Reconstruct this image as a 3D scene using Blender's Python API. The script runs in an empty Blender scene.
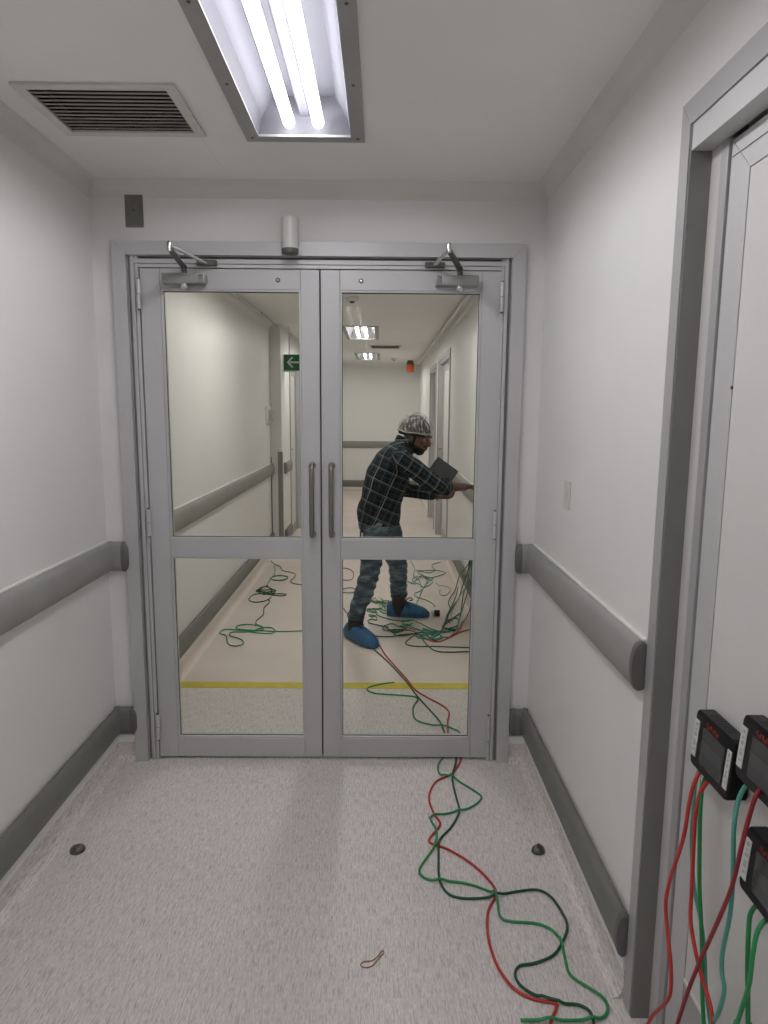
import bpy, bmesh, math, random
from mathutils import Vector, Matrix
import numpy as np
random.seed(7); np.random.seed(7)
S = bpy.context.scene
COL = S.collection

# ------------------------------------------------------------------ camera, world, exposure
CAM_H = 1.552
def make_camera():
    f, p, yw, r = 676.93, -.1473, -.0062, .0075
    c, s = math.cos(yw), math.sin(yw); A = np.array([[c, s, 0], [-s, c, 0], [0, 0, 1]])
    c, s = math.cos(p), math.sin(p);   B = np.array([[1, 0, 0], [0, c, s], [0, -s, c]])
    c, s = math.cos(r), math.sin(r);   C = np.array([[c, 0, s], [0, 1, 0], [-s, 0, c]])
    R = C @ B @ A                                    # rows: right, forward, up
    cam = bpy.data.cameras.new('camera'); o = bpy.data.objects.new('camera', cam); COL.objects.link(o)
    cam.sensor_fit = 'HORIZONTAL'; cam.sensor_width = 36; cam.lens = f / 768 * 36
    cam.clip_start = .02
    m = Matrix.Identity(4)
    for i in range(3):
        m[i][0] = R[0][i]; m[i][1] = R[2][i]; m[i][2] = -R[1][i]
    m[0][3], m[1][3], m[2][3] = 0, 0, CAM_H
    o.matrix_world = m
    S.camera = o
make_camera()
w = bpy.data.worlds.new('world'); S.world = w; w.use_nodes = True
w.node_tree.nodes['Background'].inputs[0].default_value = (.02, .02, .021, 1)
S.view_settings.view_transform = 'Standard'; S.view_settings.look = 'None'
S.view_settings.gamma = 1; S.view_settings.use_curve_mapping = False
S.view_settings.exposure = 0.0
TUBE_NEAR, TUBE_FAR = 31.0, 50.0         # radiance of the fluorescent tubes

# ------------------------------------------------------------------ materials
def nt(name):
    m = bpy.data.materials.new(name); m.use_nodes = True
    n = m.node_tree.nodes; l = m.node_tree.links
    return m, n, l, n['Principled BSDF']
def setp(b, col=None, rough=None, metal=None, spec=None, coat=None):
    if col is not None: b.inputs['Base Color'].default_value = (*col, 1)
    if rough is not None: b.inputs['Roughness'].default_value = rough
    if metal is not None: b.inputs['Metallic'].default_value = metal
    if spec is not None: b.inputs['Specular IOR Level'].default_value = spec
    if coat is not None: b.inputs['Coat Weight'].default_value = coat
def noise(n, l, scale=(1, 1, 1), detail=3, rough=.5, coord='Object', sc=1.0):
    tc = n.new('ShaderNodeTexCoord'); mp = n.new('ShaderNodeMapping'); nz = n.new('ShaderNodeTexNoise')
    mp.inputs['Scale'].default_value = scale
    nz.inputs['Scale'].default_value = sc; nz.inputs['Detail'].default_value = detail; nz.inputs['Roughness'].default_value = rough
    l.new(tc.outputs[coord], mp.inputs[0]); l.new(mp.outputs[0], nz.inputs[0])
    return nz
def ramp(n, l, src, stops):
    r = n.new('ShaderNodeValToRGB'); e = r.color_ramp.elements
    while len(e) < len(stops): e.new(.5)
    for i, (p, c) in enumerate(stops): e[i].position = p; e[i].color = (*c, 1)
    l.new(src, r.inputs[0]); return r
def bump(n, l, src, b, strength=.2, dist=.002):
    bp = n.new('ShaderNodeBump'); bp.inputs['Strength'].default_value = strength; bp.inputs['Distance'].default_value = dist
    l.new(src, bp.inputs['Height']); l.new(bp.outputs[0], b.inputs['Normal'])
def mix(n, l, a, b_, fac, mode='MIX'):
    m = n.new('ShaderNodeMix'); m.data_type = 'RGBA'; m.blend_type = mode
    for s, v in ((0, fac), (6, a), (7, b_)):
        if hasattr(v, 'is_linked'): l.new(v, m.inputs[s])
        elif s == 0: m.inputs[0].default_value = v
        else: m.inputs[s].default_value = (*v, 1)
    return m.outputs[2]
M = {}
def plain(name, col, rough=.5, metal=0., var=.06, scale=(6, 6, 6), bmp=0., bscale=None, spec=.5, coat=None):
    m, n, l, b = nt(name); setp(b, col, rough, metal, spec, coat)
    nz = noise(n, l, scale, 4)
    lo = tuple(c * (1 - var) for c in col); hi = tuple(min(1, c * (1 + var)) for c in col)
    r = ramp(n, l, nz.outputs['Fac'], [(.3, lo), (.7, hi)]); l.new(r.outputs[0], b.inputs['Base Color'])
    if bmp:
        nz2 = noise(n, l, bscale or (200, 200, 200), 2); bump(n, l, nz2.outputs['Fac'], b, bmp, .001)
    M[name] = m; return m
plain('wall_paint', (.79, .78, .77), .42, var=.02, scale=(2, 2, 2), bmp=.05, bscale=(60, 60, 60), spec=.4)
plain('ceiling_paint', (.84, .83, .805), .5, var=.02, scale=(2, 2, 2), spec=.35)
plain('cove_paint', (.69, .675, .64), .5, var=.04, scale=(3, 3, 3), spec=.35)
plain('hall_paint', (.78, .775, .748), .42, var=.02, scale=(1.5, 1.5, 1.5), spec=.4)
plain('cap_white', (.84, .83, .80), .4, var=.03)
plain('white_plastic', (.66, .65, .63), .35, var=.02)
plain('rail_grey', (.31, .305, .295), .5, var=.05, scale=(8, 8, 8), bmp=.06, bscale=(400, 400, 400), spec=.35)
plain('bumper_grey', (.185, .186, .175), .5, var=.05, scale=(8, 8, 8), spec=.35)
plain('rail_cap', (.14, .14, .135), .5, var=.05, spec=.35)
plain('hall_bumper', (.20, .20, .18), .5, var=.05, spec=.35)
plain('hall_rail', (.27, .267, .245), .5, var=.05, spec=.35)
plain('alu', (.56, .56, .565), .45, .25, var=.04, scale=(3, 3, 1.2))
plain('alu_light', (.61, .61, .61), .45, .25, var=.03, scale=(3, 3, 1))
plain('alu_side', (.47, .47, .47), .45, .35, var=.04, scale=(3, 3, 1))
plain('alu_dark', (.13, .13, .125), .5, .4, var=.04)
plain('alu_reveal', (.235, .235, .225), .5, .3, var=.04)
plain('closer_grey', (.33, .33, .33), .4, .4, var=.04)
plain('gasket', (.02, .02, .02), .6, var=.05)
plain('steel', (.30, .29, .275), .28, 1., var=.05, scale=(10, 10, 40))
plain('chrome', (.62, .62, .61), .18, 1., var=.03)
plain('dark_steel', (.14, .135, .125), .4, .7, var=.2, scale=(60, 60, 60))
plain('panel_grey', (.68, .67, .655), .4, var=.02, spec=.4)
plain('stop_light', (.60, .585, .57), .4, var=.02)
plain('flange', (.36, .36, .355), .5, .2, var=.03)
plain('reflector', (.09, .09, .104), .6, .0, var=.03, spec=.1)
plain('vent_white', (.66, .645, .60), .5, var=.04)
plain('vent_slat', (.40, .385, .345), .5, var=.06)
plain('vent_dark', (.03, .028, .025), .8, var=.1)
plain('plate', (.19, .185, .165), .5, .2, var=.12, scale=(40, 40, 40), bmp=.2)
plain('hall_floor', (.78, .69, .615), .38, var=.05, scale=(2.2, 2.2, 2.2), spec=.4)
plain('tape', (.68, .56, .06), .5, var=.08, scale=(15, 15, 15))
plain('sign_green', (.008, .13, .04), .4, var=.05)
plain('sign_white', (.62, .72, .62), .4, var=.02)
plain('beacon_orange', (.80, .13, .02), .25, var=.15, scale=(30, 30, 30))
plain('beacon_dark', (.10, .09, .08), .5)
plain('logger_black', (.007, .007, .008), .45, var=.2, scale=(40, 40, 40), bmp=.08, bscale=(700, 700, 700), spec=.25)
plain('logger_edge', (.014, .014, .014), .45, var=.2)
plain('logger_screen', (.055, .057, .058), .16, var=.06)
plain('logger_screen_band', (.068, .07, .071), .16, var=.06)
plain('net_band', (.36, .33, .29), .6)
plain('label_white', (.62, .62, .60), .5, var=.04)
plain('label_ink', (.40, .40, .40), .6)
plain('logger_red', (.26, .022, .014), .45)
plain('brass', (.42, .32, .15), .3, 1.)
for nme, c in dict(red=(.50, .035, .025), darkred=(.27, .012, .02), dgreen=(.008, .085, .035), green=(.01, .20, .05), lgreen=(.02, .28, .09), teal=(.085, .34, .26), beige=(.34, .29, .23)).items():
    plain('cable_' + nme, c, .4, var=.08, scale=(30, 30, 30), spec=.5)
plain('rubber_band', (.33, .17, .12), .5)
plain('skin', (.17, .078, .048), .45, var=.12, scale=(14, 14, 14), bmp=.1, bscale=(250, 250, 250))
plain('beard', (.014, .011, .010), .8, var=.3, scale=(90, 90, 90), bmp=.6, bscale=(420, 420, 420))
plain('lips', (.13, .045, .035), .4, var=.1)
plain('hair', (.012, .011, .010), .6, var=.3, scale=(60, 60, 60), bmp=.4)
plain('eye_white', (.55, .52, .48), .25, var=.03)
plain('eye_dark', (.012, .008, .006), .15)
plain('boot', (.022, .016, .013), .5, var=.3, scale=(30, 30, 30))
plain('lace', (.05, .035, .025), .7)
plain('tablet', (.11, .118, .13), .38, var=.12, scale=(9, 9, 9))
plain('tablet_edge', (.02, .021, .023), .4)

def vinyl(name, base):
    m, n, l, b = nt(name)
    s1 = noise(n, l, (210, 20, 80), 3, .6); s2 = noise(n, l, (420, 60, 160), 2, .6); s3 = noise(n, l, (1.6, 1.0, 1.6), 3, .5)
    r1 = ramp(n, l, s1.outputs['Fac'], [(.30, tuple(c * .70 for c in base)), (.46, base), (.62, tuple(c * 1.14 for c in base))])
    r2 = ramp(n, l, s2.outputs['Fac'], [(.36, (.80, .80, .80)), (.6, (1.06, 1.06, 1.06))])
    r3 = ramp(n, l, s3.outputs['Fac'], [(.35, (.95, .95, .95)), (.65, (1.04, 1.03, 1.03))])
    c = mix(n, l, r1.outputs[0], r2.outputs[0], 1.0, 'MULTIPLY'); c = mix(n, l, c, r3.outputs[0], 1.0, 'MULTIPLY')
    l.new(c, b.inputs['Base Color']); setp(b, None, .42, 0, .4)
    bump(n, l, s1.outputs['Fac'], b, .12, .0008)
    M[name] = m
vinyl('vinyl', (.72, .675, .65))

def clear(name, tint, gloss, alpha_extra=0., rough=.02):
    """thin sheet: see-through with fresnel reflection"""
    m = bpy.data.materials.new(name); m.use_nodes = True; n = m.node_tree.nodes; l = m.node_tree.links; n.clear()
    out = n.new('ShaderNodeOutputMaterial'); tr = n.new('ShaderNodeBsdfTransparent'); gl = n.new('ShaderNodeBsdfGlossy')
    fr = n.new('ShaderNodeFresnel'); ge = n.new('ShaderNodeNewGeometry'); mr = n.new('ShaderNodeMapRange')      # same reflection from both faces of the sheet
    mr.inputs['To Min'].default_value = gloss; mr.inputs['To Max'].default_value = 1 / gloss; l.new(ge.outputs['Backfacing'], mr.inputs['Value']); l.new(mr.outputs[0], fr.inputs[0]); mx = n.new('ShaderNodeMixShader')
    tr.inputs[0].default_value = (*tint, 1); gl.inputs['Roughness'].default_value = rough
    nz = noise(n, l, (3, 3, 3), 2); rp = ramp(n, l, nz.outputs['Fac'], [(.3, tuple(c * .99 for c in tint)), (.7, tint)]); l.new(rp.outputs[0], tr.inputs[0])
    l.new(fr.outputs[0], mx.inputs[0]); l.new(tr.outputs[0], mx.inputs[1]); l.new(gl.outputs[0], mx.inputs[2])
    l.new(mx.outputs[0], out.inputs[0]); M[name] = m
clear('glass', (.955, .965, .945), 1.22)
clear('lamp_cover', (.96, .96, .98), 1.2, rough=.1)

def emit(name, col, strength):
    m, n, l, b = nt(name); setp(b, (.8, .8, .8), .4)
    nz = noise(n, l, (5, 5, 5), 1); rp = ramp(n, l, nz.outputs['Fac'], [(.2, tuple(c * .99 for c in col)), (.8, col)])
    l.new(rp.outputs[0], b.inputs['Emission Color']); b.inputs['Emission Strength'].default_value = strength; M[name] = m
emit('tube_near', (1., .985, .97), TUBE_NEAR)
emit('tube_far', (1., .965, .905), TUBE_FAR)

def plaid():
    m, n, l, b = nt('plaid'); uv = n.new('ShaderNodeUVMap'); uv.uv_map = 'cloth'
    sep = n.new('ShaderNodeSeparateXYZ'); l.new(uv.outputs[0], sep.inputs[0])
    def band(sock, period, width, off=0.):
        a = n.new('ShaderNodeMath'); a.operation = 'ADD'; a.inputs[1].default_value = off + 50 * period; l.new(sock, a.inputs[0])
        d = n.new('ShaderNodeMath'); d.operation = 'MODULO'; d.inputs[1].default_value = period; l.new(a.outputs[0], d.inputs[0])
        c = n.new('ShaderNodeMath'); c.operation = 'LESS_THAN'; c.inputs[1].default_value = width; l.new(d.outputs[0], c.inputs[0]); return c.outputs[0]
    base = (.004, .0045, .006); col = mix(n, l, base, (.009, .014, .018), band(sep.outputs['X'], .075, .034))
    col = mix(n, l, col, (.010, .014, .017), band(sep.outputs['Y'], .08, .030, .02))
    patch = noise(n, l, (7, 7, 7), 2)          # worn, uneven print of the pale lines
    for ax, per, wd, off, st, c in (('X', .075, .0048, .014, .8, (.31, .34, .35)), ('X', .075, .0028, .024, .55, (.20, .24, .26)), ('Y', .08, .0048, .0, .75, (.31, .34, .35)), ('Y', .08, .0028, .010, .5, (.20, .24, .26)), ('X', .075, .0035, .055, .6, (.09, .14, .17)), ('Y', .08, .0035, .043, .6, (.09, .14, .17))):
        k = band(sep.outputs[ax], per, wd, off)
        f = n.new('ShaderNodeMath'); f.operation = 'MULTIPLY'; l.new(k, f.inputs[0])
        pr = n.new('ShaderNodeMapRange'); pr.inputs['From Min'].default_value = .35; pr.inputs['From Max'].default_value = .65; pr.inputs['To Min'].default_value = st * .45; pr.inputs['To Max'].default_value = st; l.new(patch.outputs['Fac'], pr.inputs['Value']); l.new(pr.outputs[0], f.inputs[1])
        col = mix(n, l, col, c, f.outputs[0])
    l.new(col, b.inputs['Base Color']); setp(b, None, .85, 0, .2)
    nz = noise(n, l, (30, 30, 18), 3); bump(n, l, nz.outputs['Fac'], b, .5, .006); M['plaid'] = m
plaid()
def denim():
    m, n, l, b = nt('denim'); nz = noise(n, l, (9, 9, 26), 4, .6)
    r = ramp(n, l, nz.outputs['Fac'], [(.30, (.030, .048, .068)), (.50, (.090, .130, .165)), (.70, (.30, .37, .41))])
    l.new(r.outputs[0], b.inputs['Base Color']); setp(b, None, .85, 0, .2); bump(n, l, nz.outputs['Fac'], b, .6, .008); M['denim'] = m
denim()
def crinkle():
    m, n, l, b = nt('shoe_cover'); nz = noise(n, l, (45, 45, 12), 4, .65)
    r = ramp(n, l, nz.outputs['Fac'], [(.3, (.008, .075, .19)), (.7, (.022, .17, .36))])
    l.new(r.outputs[0], b.inputs['Base Color']); setp(b, None, .4, 0, .5); bump(n, l, nz.outputs['Fac'], b, .8, .006); M['shoe_cover'] = m
crinkle()
def net():
    m, n, l, b = nt('hairnet'); nz = noise(n, l, (62, 62, 14), 4, .7)
    setp(b, (.55, .54, .51), .6, 0, .4)
    r = ramp(n, l, nz.outputs['Fac'], [(.44, (.08, .08, .08)), (.54, (.30, .30, .30)), (.62, (.95, .95, .95))])
    l.new(r.outputs[0], b.inputs['Alpha']); bump(n, l, nz.outputs['Fac'], b, .7, .004); M['hairnet'] = m
net()

# ------------------------------------------------------------------ mesh helpers
class MB:
    def __init__(s): s.bm = bmesh.new()
    def box(s, x0, x1, y0, y1, z0, z1, bev=0, seg=1):
        r = bmesh.ops.create_cube(s.bm, size=1); vs = r['verts']
        for v in vs: v.co = Vector(((x0 + x1) / 2 + v.co.x * (x1 - x0), (y0 + y1) / 2 + v.co.y * (y1 - y0), (z0 + z1) / 2 + v.co.z * (z1 - z0)))
        if bev: bmesh.ops.bevel(s.bm, geom=list({e for v in vs for e in v.link_edges}), offset=bev, segments=seg, affect='EDGES', profile=.5)
        return s
    def poly(s, pts, d):
        """prism: planar polygon pts, extruded by vector d"""
        d = Vector(d); a = [s.bm.verts.new(p) for p in pts]; b = [s.bm.verts.new(Vector(p) + d) for p in pts]
        n = len(pts); s.bm.faces.new(a); s.bm.faces.new(b[::-1])
        for i in range(n): s.bm.faces.new((a[i], b[i], b[(i + 1) % n], a[(i + 1) % n]))
        return s
    def cyl(s, p0, p1, r0, r1=None, seg=16, cap=True):
        return s.loft([(p0, r0, r0), (p1, r0 if r1 is None else r1, r0 if r1 is None else r1)], seg, cap)
    def loft(s, rings, seg=20, cap=True, ref=None, dome=False):
        """rings: (centre, radius a along ref, radius b)"""
        P = [Vector(r[0]) for r in rings]; N = len(P); L = []
        ref = Vector(ref) if ref else None
        u = None
        if dome:
            t0 = (P[1] - P[0]).normalized(); t1 = (P[-1] - P[-2]).normalized(); a0, b0 = rings[0][1:3]; a1, b1 = rings[-1][1:3]
            pre = [(P[0] - t0 * a0 * k, a0 * math.sqrt(max(0, 1 - k * k)), b0 * math.sqrt(max(0, 1 - k * k))) for k in (.95, .7, .4)]
            post = [(P[-1] + t1 * a1 * k, a1 * math.sqrt(max(0, 1 - k * k)), b1 * math.sqrt(max(0, 1 - k * k))) for k in (.4, .7, .95)]
            rings = pre + list(rings) + post; P = [Vector(r[0]) for r in rings]; N = len(P)
        for i in range(N):
            t = (P[min(i + 1, N - 1)] - P[max(i - 1, 0)])
            t = t.normalized() if t.length > 1e-9 else Vector((0, 0, 1))
            if ref: uu = ref - t * ref.dot(t)
            elif u is None: uu = (Vector((0, 0, 1)) if abs(t.z) < .9 else Vector((1, 0, 0))); uu = uu - t * uu.dot(t)
            else: uu = u - t * u.dot(t)
            u = uu.normalized(); v = t.cross(u); a, b = rings[i][1], rings[i][2]
            L.append([s.bm.verts.new(P[i] + u * (a * math.cos(2 * math.pi * k / seg)) + v * (b * math.sin(2 * math.pi * k / seg))) for k in range(seg)])
        for i in range(N - 1):
            for k in range(seg): s.bm.faces.new((L[i][k], L[i][(k + 1) % seg], L[i + 1][(k + 1) % seg], L[i + 1][k]))
        if cap: s.bm.faces.new(L[0][::-1]); s.bm.faces.new(L[-1])
        return s
    def sweep(s, prof, path, close=True):
        """prof: (a,b) list; path: list of (point, axis_a, axis_b); end caps"""
        L = []
        for p, A, B in path:
            p, A, B = Vector(p), Vector(A), Vector(B); L.append([s.bm.verts.new(p + A * a + B * b) for a, b in prof])
        n = len(prof)
        for i in range(len(L) - 1):
            for k in range(n if close else n - 1): s.bm.faces.new((L[i][k], L[i][(k + 1) % n], L[i + 1][(k + 1) % n], L[i + 1][k]))
        if close: s.bm.faces.new(L[0][::-1]); s.bm.faces.new(L[-1])
        return s
    def ell(s, c, r, rot=None, u=16, v=10):
        rr = bmesh.ops.create_uvsphere(s.bm, u_segments=u, v_segments=v, radius=1); c = Vector(c)
        for q in rr['verts']:
            p = Vector((q.co.x * r[0], q.co.y * r[1], q.co.z * r[2]))
            if rot is not None: p = rot @ p
            q.co = c + p
        return s
    def slab(s, ax, w0, w1, us, vs, holes):
        """slab normal to axis ax between w0..w1, spanning us x vs in the other two axes, with rectangular holes"""
        U = sorted({*us, *[h[0] for h in holes], *[h[1] for h in holes]}); V = sorted({*vs, *[h[2] for h in holes], *[h[3] for h in holes]})
        U = [x for x in U if us[0] <= x <= us[1]]; V = [x for x in V if vs[0] <= x <= vs[1]]
        def P(w, u, v): return {0: (w, u, v), 1: (u, w, v), 2: (u, v, w)}[ax]
        cache = {}
        def vert(*a):
            if a not in cache: cache[a] = s.bm.verts.new(P(*a))
            return cache[a]
        def solid(i, j):
            if i < 0 or j < 0 or i >= len(U) - 1 or j >= len(V) - 1: return False
            cu, cv = (U[i] + U[i + 1]) / 2, (V[j] + V[j + 1]) / 2
            return not any(h[0] < cu < h[1] and h[2] < cv < h[3] for h in holes)
        for i in range(len(U) - 1):
            for j in range(len(V) - 1):
                if not solid(i, j): continue
                a, b, c, d = U[i], U[i + 1], V[j], V[j + 1]
                for w in (w0, w1): s.bm.faces.new([vert(w, a, c), vert(w, b, c), vert(w, b, d), vert(w, a, d)])
                for ok, (p, q) in ((solid(i - 1, j), ((a, c), (a, d))), (solid(i + 1, j), ((b, c), (b, d))), (solid(i, j - 1), ((a, c), (b, c))), (solid(i, j + 1), ((a, d), (b, d)))):
                    if not ok: s.bm.faces.new([vert(w0, *p), vert(w0, *q), vert(w1, *q), vert(w1, *p)])
        return s
    def build(s, name, mat, parent=None, smooth=False, loc=None):
        bmesh.ops.recalc_face_normals(s.bm, faces=s.bm.faces)
        me = bpy.data.meshes.new(name); s.bm.to_mesh(me); s.bm.free()
        return link(name, me, mat, parent, smooth)
def link(name, me, mat, parent=None, smooth=False):
    o = bpy.data.objects.new(name, me); COL.objects.link(o)
    if mat is not None: me.materials.append(M[mat] if isinstance(mat, str) else mat)
    if smooth:
        me.polygons.foreach_set('use_smooth', [True] * len(me.polygons))
        if smooth == 'auto':
            try: me.set_sharp_from_angle(angle=math.radians(40))
            except Exception: pass
    if parent is not None: parent_to(o, parent)
    return o
WORLD = {}
def parent_to(o, parent):
    """children are modelled in world coordinates; their offset cancels the parent's location"""
    o.parent = parent; base = WORLD.get(parent.name, Vector((0, 0, 0)))
    o.location = -base; WORLD[o.name] = Vector((0, 0, 0))
def tag(o, label, cat=None, group=None, kind=None):
    if label: o['label'] = label
    if cat: o['category'] = cat
    if group: o['group'] = group
    if kind: o['kind'] = kind
    return o
def thing(name, loc, label, cat, group=None, kind=None):
    o = bpy.data.objects.new(name, None); COL.objects.link(o); o.location = loc; o.empty_display_size = .05
    WORLD[o.name] = Vector(loc); return tag(o, label, cat, group, kind)
def struct(o, label, cat): return tag(o, label, cat, kind='structure')
def copy_tree(o, parent=None):
    c = o.copy(); COL.objects.link(c); c.parent = parent
    for ch in list(o.children): copy_tree(ch, c)
    return c
def catmull(pts, n=6):
    P = [Vector(p) for p in pts]; P = [P[0] * 2 - P[1]] + P + [P[-1] * 2 - P[-2]]; out = []
    for i in range(1, len(P) - 2):
        a, b, c, d = P[i - 1], P[i], P[i + 1], P[i + 2]
        for k in range(n):
            t = k / n
            out.append(.5 * ((2 * b) + (c - a) * t + (2 * a - 5 * b + 4 * c - d) * t * t + (3 * b - a - 3 * c + d) * t ** 3))
    out.append(P[-2]); return out

# ------------------------------------------------------------------ dimensions of the corridor
XL, XR = -1.168, .664            # side walls
XR2 = .725                       # right wall of the corridor beyond
YB, YF, YF2 = -6.2, 2.855, 3.0   # back wall, wall with the double door (two faces)
YE = 12.9                        # far end wall
ZC = 2.446                       # ceiling
YT = 3.685                       # change of floor under the yellow tape
XS, YS = -1.05, 7.25             # the left wall steps in here

# ------------------------------------------------------------------ setting
LIGHTS = [(-.405, -.103, .86, 2.372, 'near'), (-.405, -.103, -1.75, -.24, 'near'), (-.405, -.103, -4.75, -3.24, 'near'), (-.39, -.09, 3.95, 5.16, 'far'), (-.38, -.07, 7.42, 8.63, 'far'), (-.37, -.06, 10.75, 11.96, 'far')]  # third fixture is unseen, added behind the camera to brighten the door wall
VENT = (-1.003, -.608, 2.058, 2.352)
HVENT = (-.13, .25, 9.48, 9.86)
o = MB().slab(2, -.1, 0, (XL - .15, XR + .22), (YB - .15, YT), []).build('floor', 'vinyl'); struct(o, 'pale grey streaked vinyl floor around the double door', 'floor')
o = MB().slab(2, -.1, 0, (XL - .15, XR + .22), (YT, YE + .15), []).build('floor', 'hall_floor'); struct(o, 'plain beige vinyl floor of the corridor beyond the glass', 'floor')
holes = [(a - .012, b + .012, c - .012, d + .012) for a, b, c, d, _ in LIGHTS]
o = MB().slab(2, ZC, ZC + .05, (XL - .15, XR + .15), (YB - .15, YF2 - .07), [h for h in holes if h[3] < 2.9] + [VENT]).build('ceiling', 'ceiling_paint'); struct(o, 'off-white ceiling in front of the double door', 'ceiling')
o = MB().slab(2, ZC, ZC + .05, (XL - .15, XR + .22), (YF2 - .07, YE + .15), [h for h in holes if h[3] > 2.9] + [HVENT]).build('ceiling', 'ceiling_paint'); struct(o, 'off-white corridor ceiling beyond the glass doors', 'ceiling')
o = MB().slab(0, XL - .15, XL, (YB, YF2 - .07), (0, ZC), []).build('wall_left', 'wall_paint'); struct(o, 'white painted left wall with two grey rails', 'wall')
o = MB().slab(0, XL - .15, XL, (YF2 - .07, YS), (0, ZC), []).build('wall_left', 'hall_paint'); struct(o, 'cream left wall seen through the left glass door', 'wall')
o = MB().slab(0, XL - .15, XS, (YS, YE), (0, ZC), [(7.95, 8.95, -1, 2.10)]).build('wall_left', 'hall_paint'); struct(o, 'short projecting wall under the green arrow sign', 'wall')
SD = (.50, 1.546, 2.162)         # side door opening: y0, y1, head
o = MB().slab(0, XR, XR + .15, (YB, YF2 - .07), (0, ZC), [(SD[0], SD[1], -1, SD[2])]).build('wall_right', 'wall_paint'); struct(o, 'white painted right wall with the grey side door', 'wall')
HD = [(7.2, 8.55, 2.16), (8.95, 9.95, 2.12)]
o = MB().slab(0, XR2, XR2 + .15, (YF2 - .07, YE), (0, ZC), [(a, b, -1, c) for a, b, c in HD]).build('wall_right', 'hall_paint'); struct(o, 'cream right wall the person leans towards', 'wall')
FD = (-1.025, .527, 2.165)       # double door opening
def wf(y0, y1, m, lab, xr=XR): struct(MB().slab(1, y0, y1, (XL, xr), (0, ZC), [(FD[0], FD[1], -1, FD[2])]).build('wall_front', m), lab, 'wall')
wf(YF, YF2 - .07, 'wall_paint', 'white wall holding the glazed double door')
wf(YF2 - .07, YF2, 'hall_paint', 'corridor side of the wall holding the glazed double door', XR2)
o = MB().box(XL - .15, XR2 + .15, YE, YE + .15, 0, ZC).build('wall_far', 'hall_paint'); struct(o, 'pale end wall of the corridor behind the person', 'wall')
o = MB().box(XL - .15, XR + .15, YB - .15, YB, 0, ZC).build('wall_back', 'wall_paint'); struct(o, 'plain white wall closing the near corridor', 'wall')
# ceiling seam left of the light
o = MB().box(-.60, -.597, 2.38, 2.78, ZC - .0015, ZC + .001).build('trim_9', 'ceiling_paint'); struct(o, 'thin joint line in the ceiling beside the air grille', 'trim')

# concave cove where wall meets ceiling
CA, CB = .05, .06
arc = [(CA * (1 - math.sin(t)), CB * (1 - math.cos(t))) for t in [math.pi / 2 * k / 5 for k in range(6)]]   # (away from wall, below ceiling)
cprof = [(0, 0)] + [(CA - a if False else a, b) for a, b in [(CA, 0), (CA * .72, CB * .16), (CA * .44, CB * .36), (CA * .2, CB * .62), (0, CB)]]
def cove(n, p0, p1, away, m0, m1, lab, mat='cove_paint'):
    A = Vector(away)
    t = (Vector(p1) - Vector(p0)).normalized()
    b = MB(); L = []
    for p, mt, sg in ((p0, m0, 1), (p1, m1, -1)):
        L.append([b.bm.verts.new(Vector(p) + A * a + Vector((0, 0, -d)) + t * (a * mt * sg)) for a, d in cprof])
    k = len(cprof)
    for i in range(k): b.bm.faces.new((L[0][i], L[0][(i + 1) % k], L[1][(i + 1) % k], L[1][i]))
    b.bm.faces.new(L[0][::-1]); b.bm.faces.new(L[1])
    struct(b.build('trim_%d' % n, mat), lab, 'trim')
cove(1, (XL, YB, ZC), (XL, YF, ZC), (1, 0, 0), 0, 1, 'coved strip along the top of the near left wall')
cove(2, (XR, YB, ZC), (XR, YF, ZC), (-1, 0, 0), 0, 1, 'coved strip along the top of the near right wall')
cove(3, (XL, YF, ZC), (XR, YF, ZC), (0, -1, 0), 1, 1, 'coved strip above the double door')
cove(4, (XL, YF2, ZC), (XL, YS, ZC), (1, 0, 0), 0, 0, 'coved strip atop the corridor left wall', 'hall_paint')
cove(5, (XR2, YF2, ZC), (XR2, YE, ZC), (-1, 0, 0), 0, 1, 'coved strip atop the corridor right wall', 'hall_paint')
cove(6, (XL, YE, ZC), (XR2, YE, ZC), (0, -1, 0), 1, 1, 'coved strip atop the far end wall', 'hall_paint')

# skirtings: floor vinyl turned up the wall with a pale cap strip
bprof = [(.0, 0), (.035, 0), (.018, .006), (.008, .02), (.005, .04), (.005, .085), (0, .085)]
kprof = [(0, .085), (.010, .085), (.010, .118), (0, .122)]
def skirting(name, p0, p1, away, mat, lab, m0=0, m1=0):
    t = (Vector(p1) - Vector(p0)).normalized(); A = Vector(away)
    def strip(prof, nm, mt, par=None):
        b = MB(); L = []
        for p, mm, sg in ((p0, m0, 1), (p1, m1, -1)): L.append([b.bm.verts.new(Vector(p) + A * a + Vector((0, 0, h)) + t * (a * mm * sg)) for a, h in prof])
        k = len(prof)
        for i in range(k): b.bm.faces.new((L[0][i], L[0][(i + 1) % k], L[1][(i + 1) % k], L[1][i]))
        b.bm.faces.new(L[0][::-1]); b.bm.faces.new(L[1]); return b.build(nm, mt, par)
    o = struct(strip(bprof, name, mat), lab, 'skirting'); strip(kprof, 'cap_strip', 'cap_white', o)
skirting('baseboard_left', (XL, YB, 0), (XL, YF, 0), (1, 0, 0), 'vinyl', 'grey vinyl skirting below the lower left rail', 0, 1)
skirting('baseboard_right', (XR, 1.60, 0), (XR, YF, 0), (-1, 0, 0), 'vinyl', 'grey vinyl skirting below the lower right rail', 0, 1)
skirting('baseboard_right', (XR, YB, 0), (XR, .44, 0), (-1, 0, 0), 'vinyl', 'grey vinyl skirting on the near side of the side door', 0, 0)
skirting('baseboard_front', (XL, YF, 0), (-1.081, YF, 0), (0, -1, 0), 'vinyl', 'short skirting piece left of the double door frame', 1, 0)
skirting('baseboard_front', (.581, YF, 0), (XR, YF, 0), (0, -1, 0), 'vinyl', 'short skirting piece right of the double door frame', 0, 1)
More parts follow.
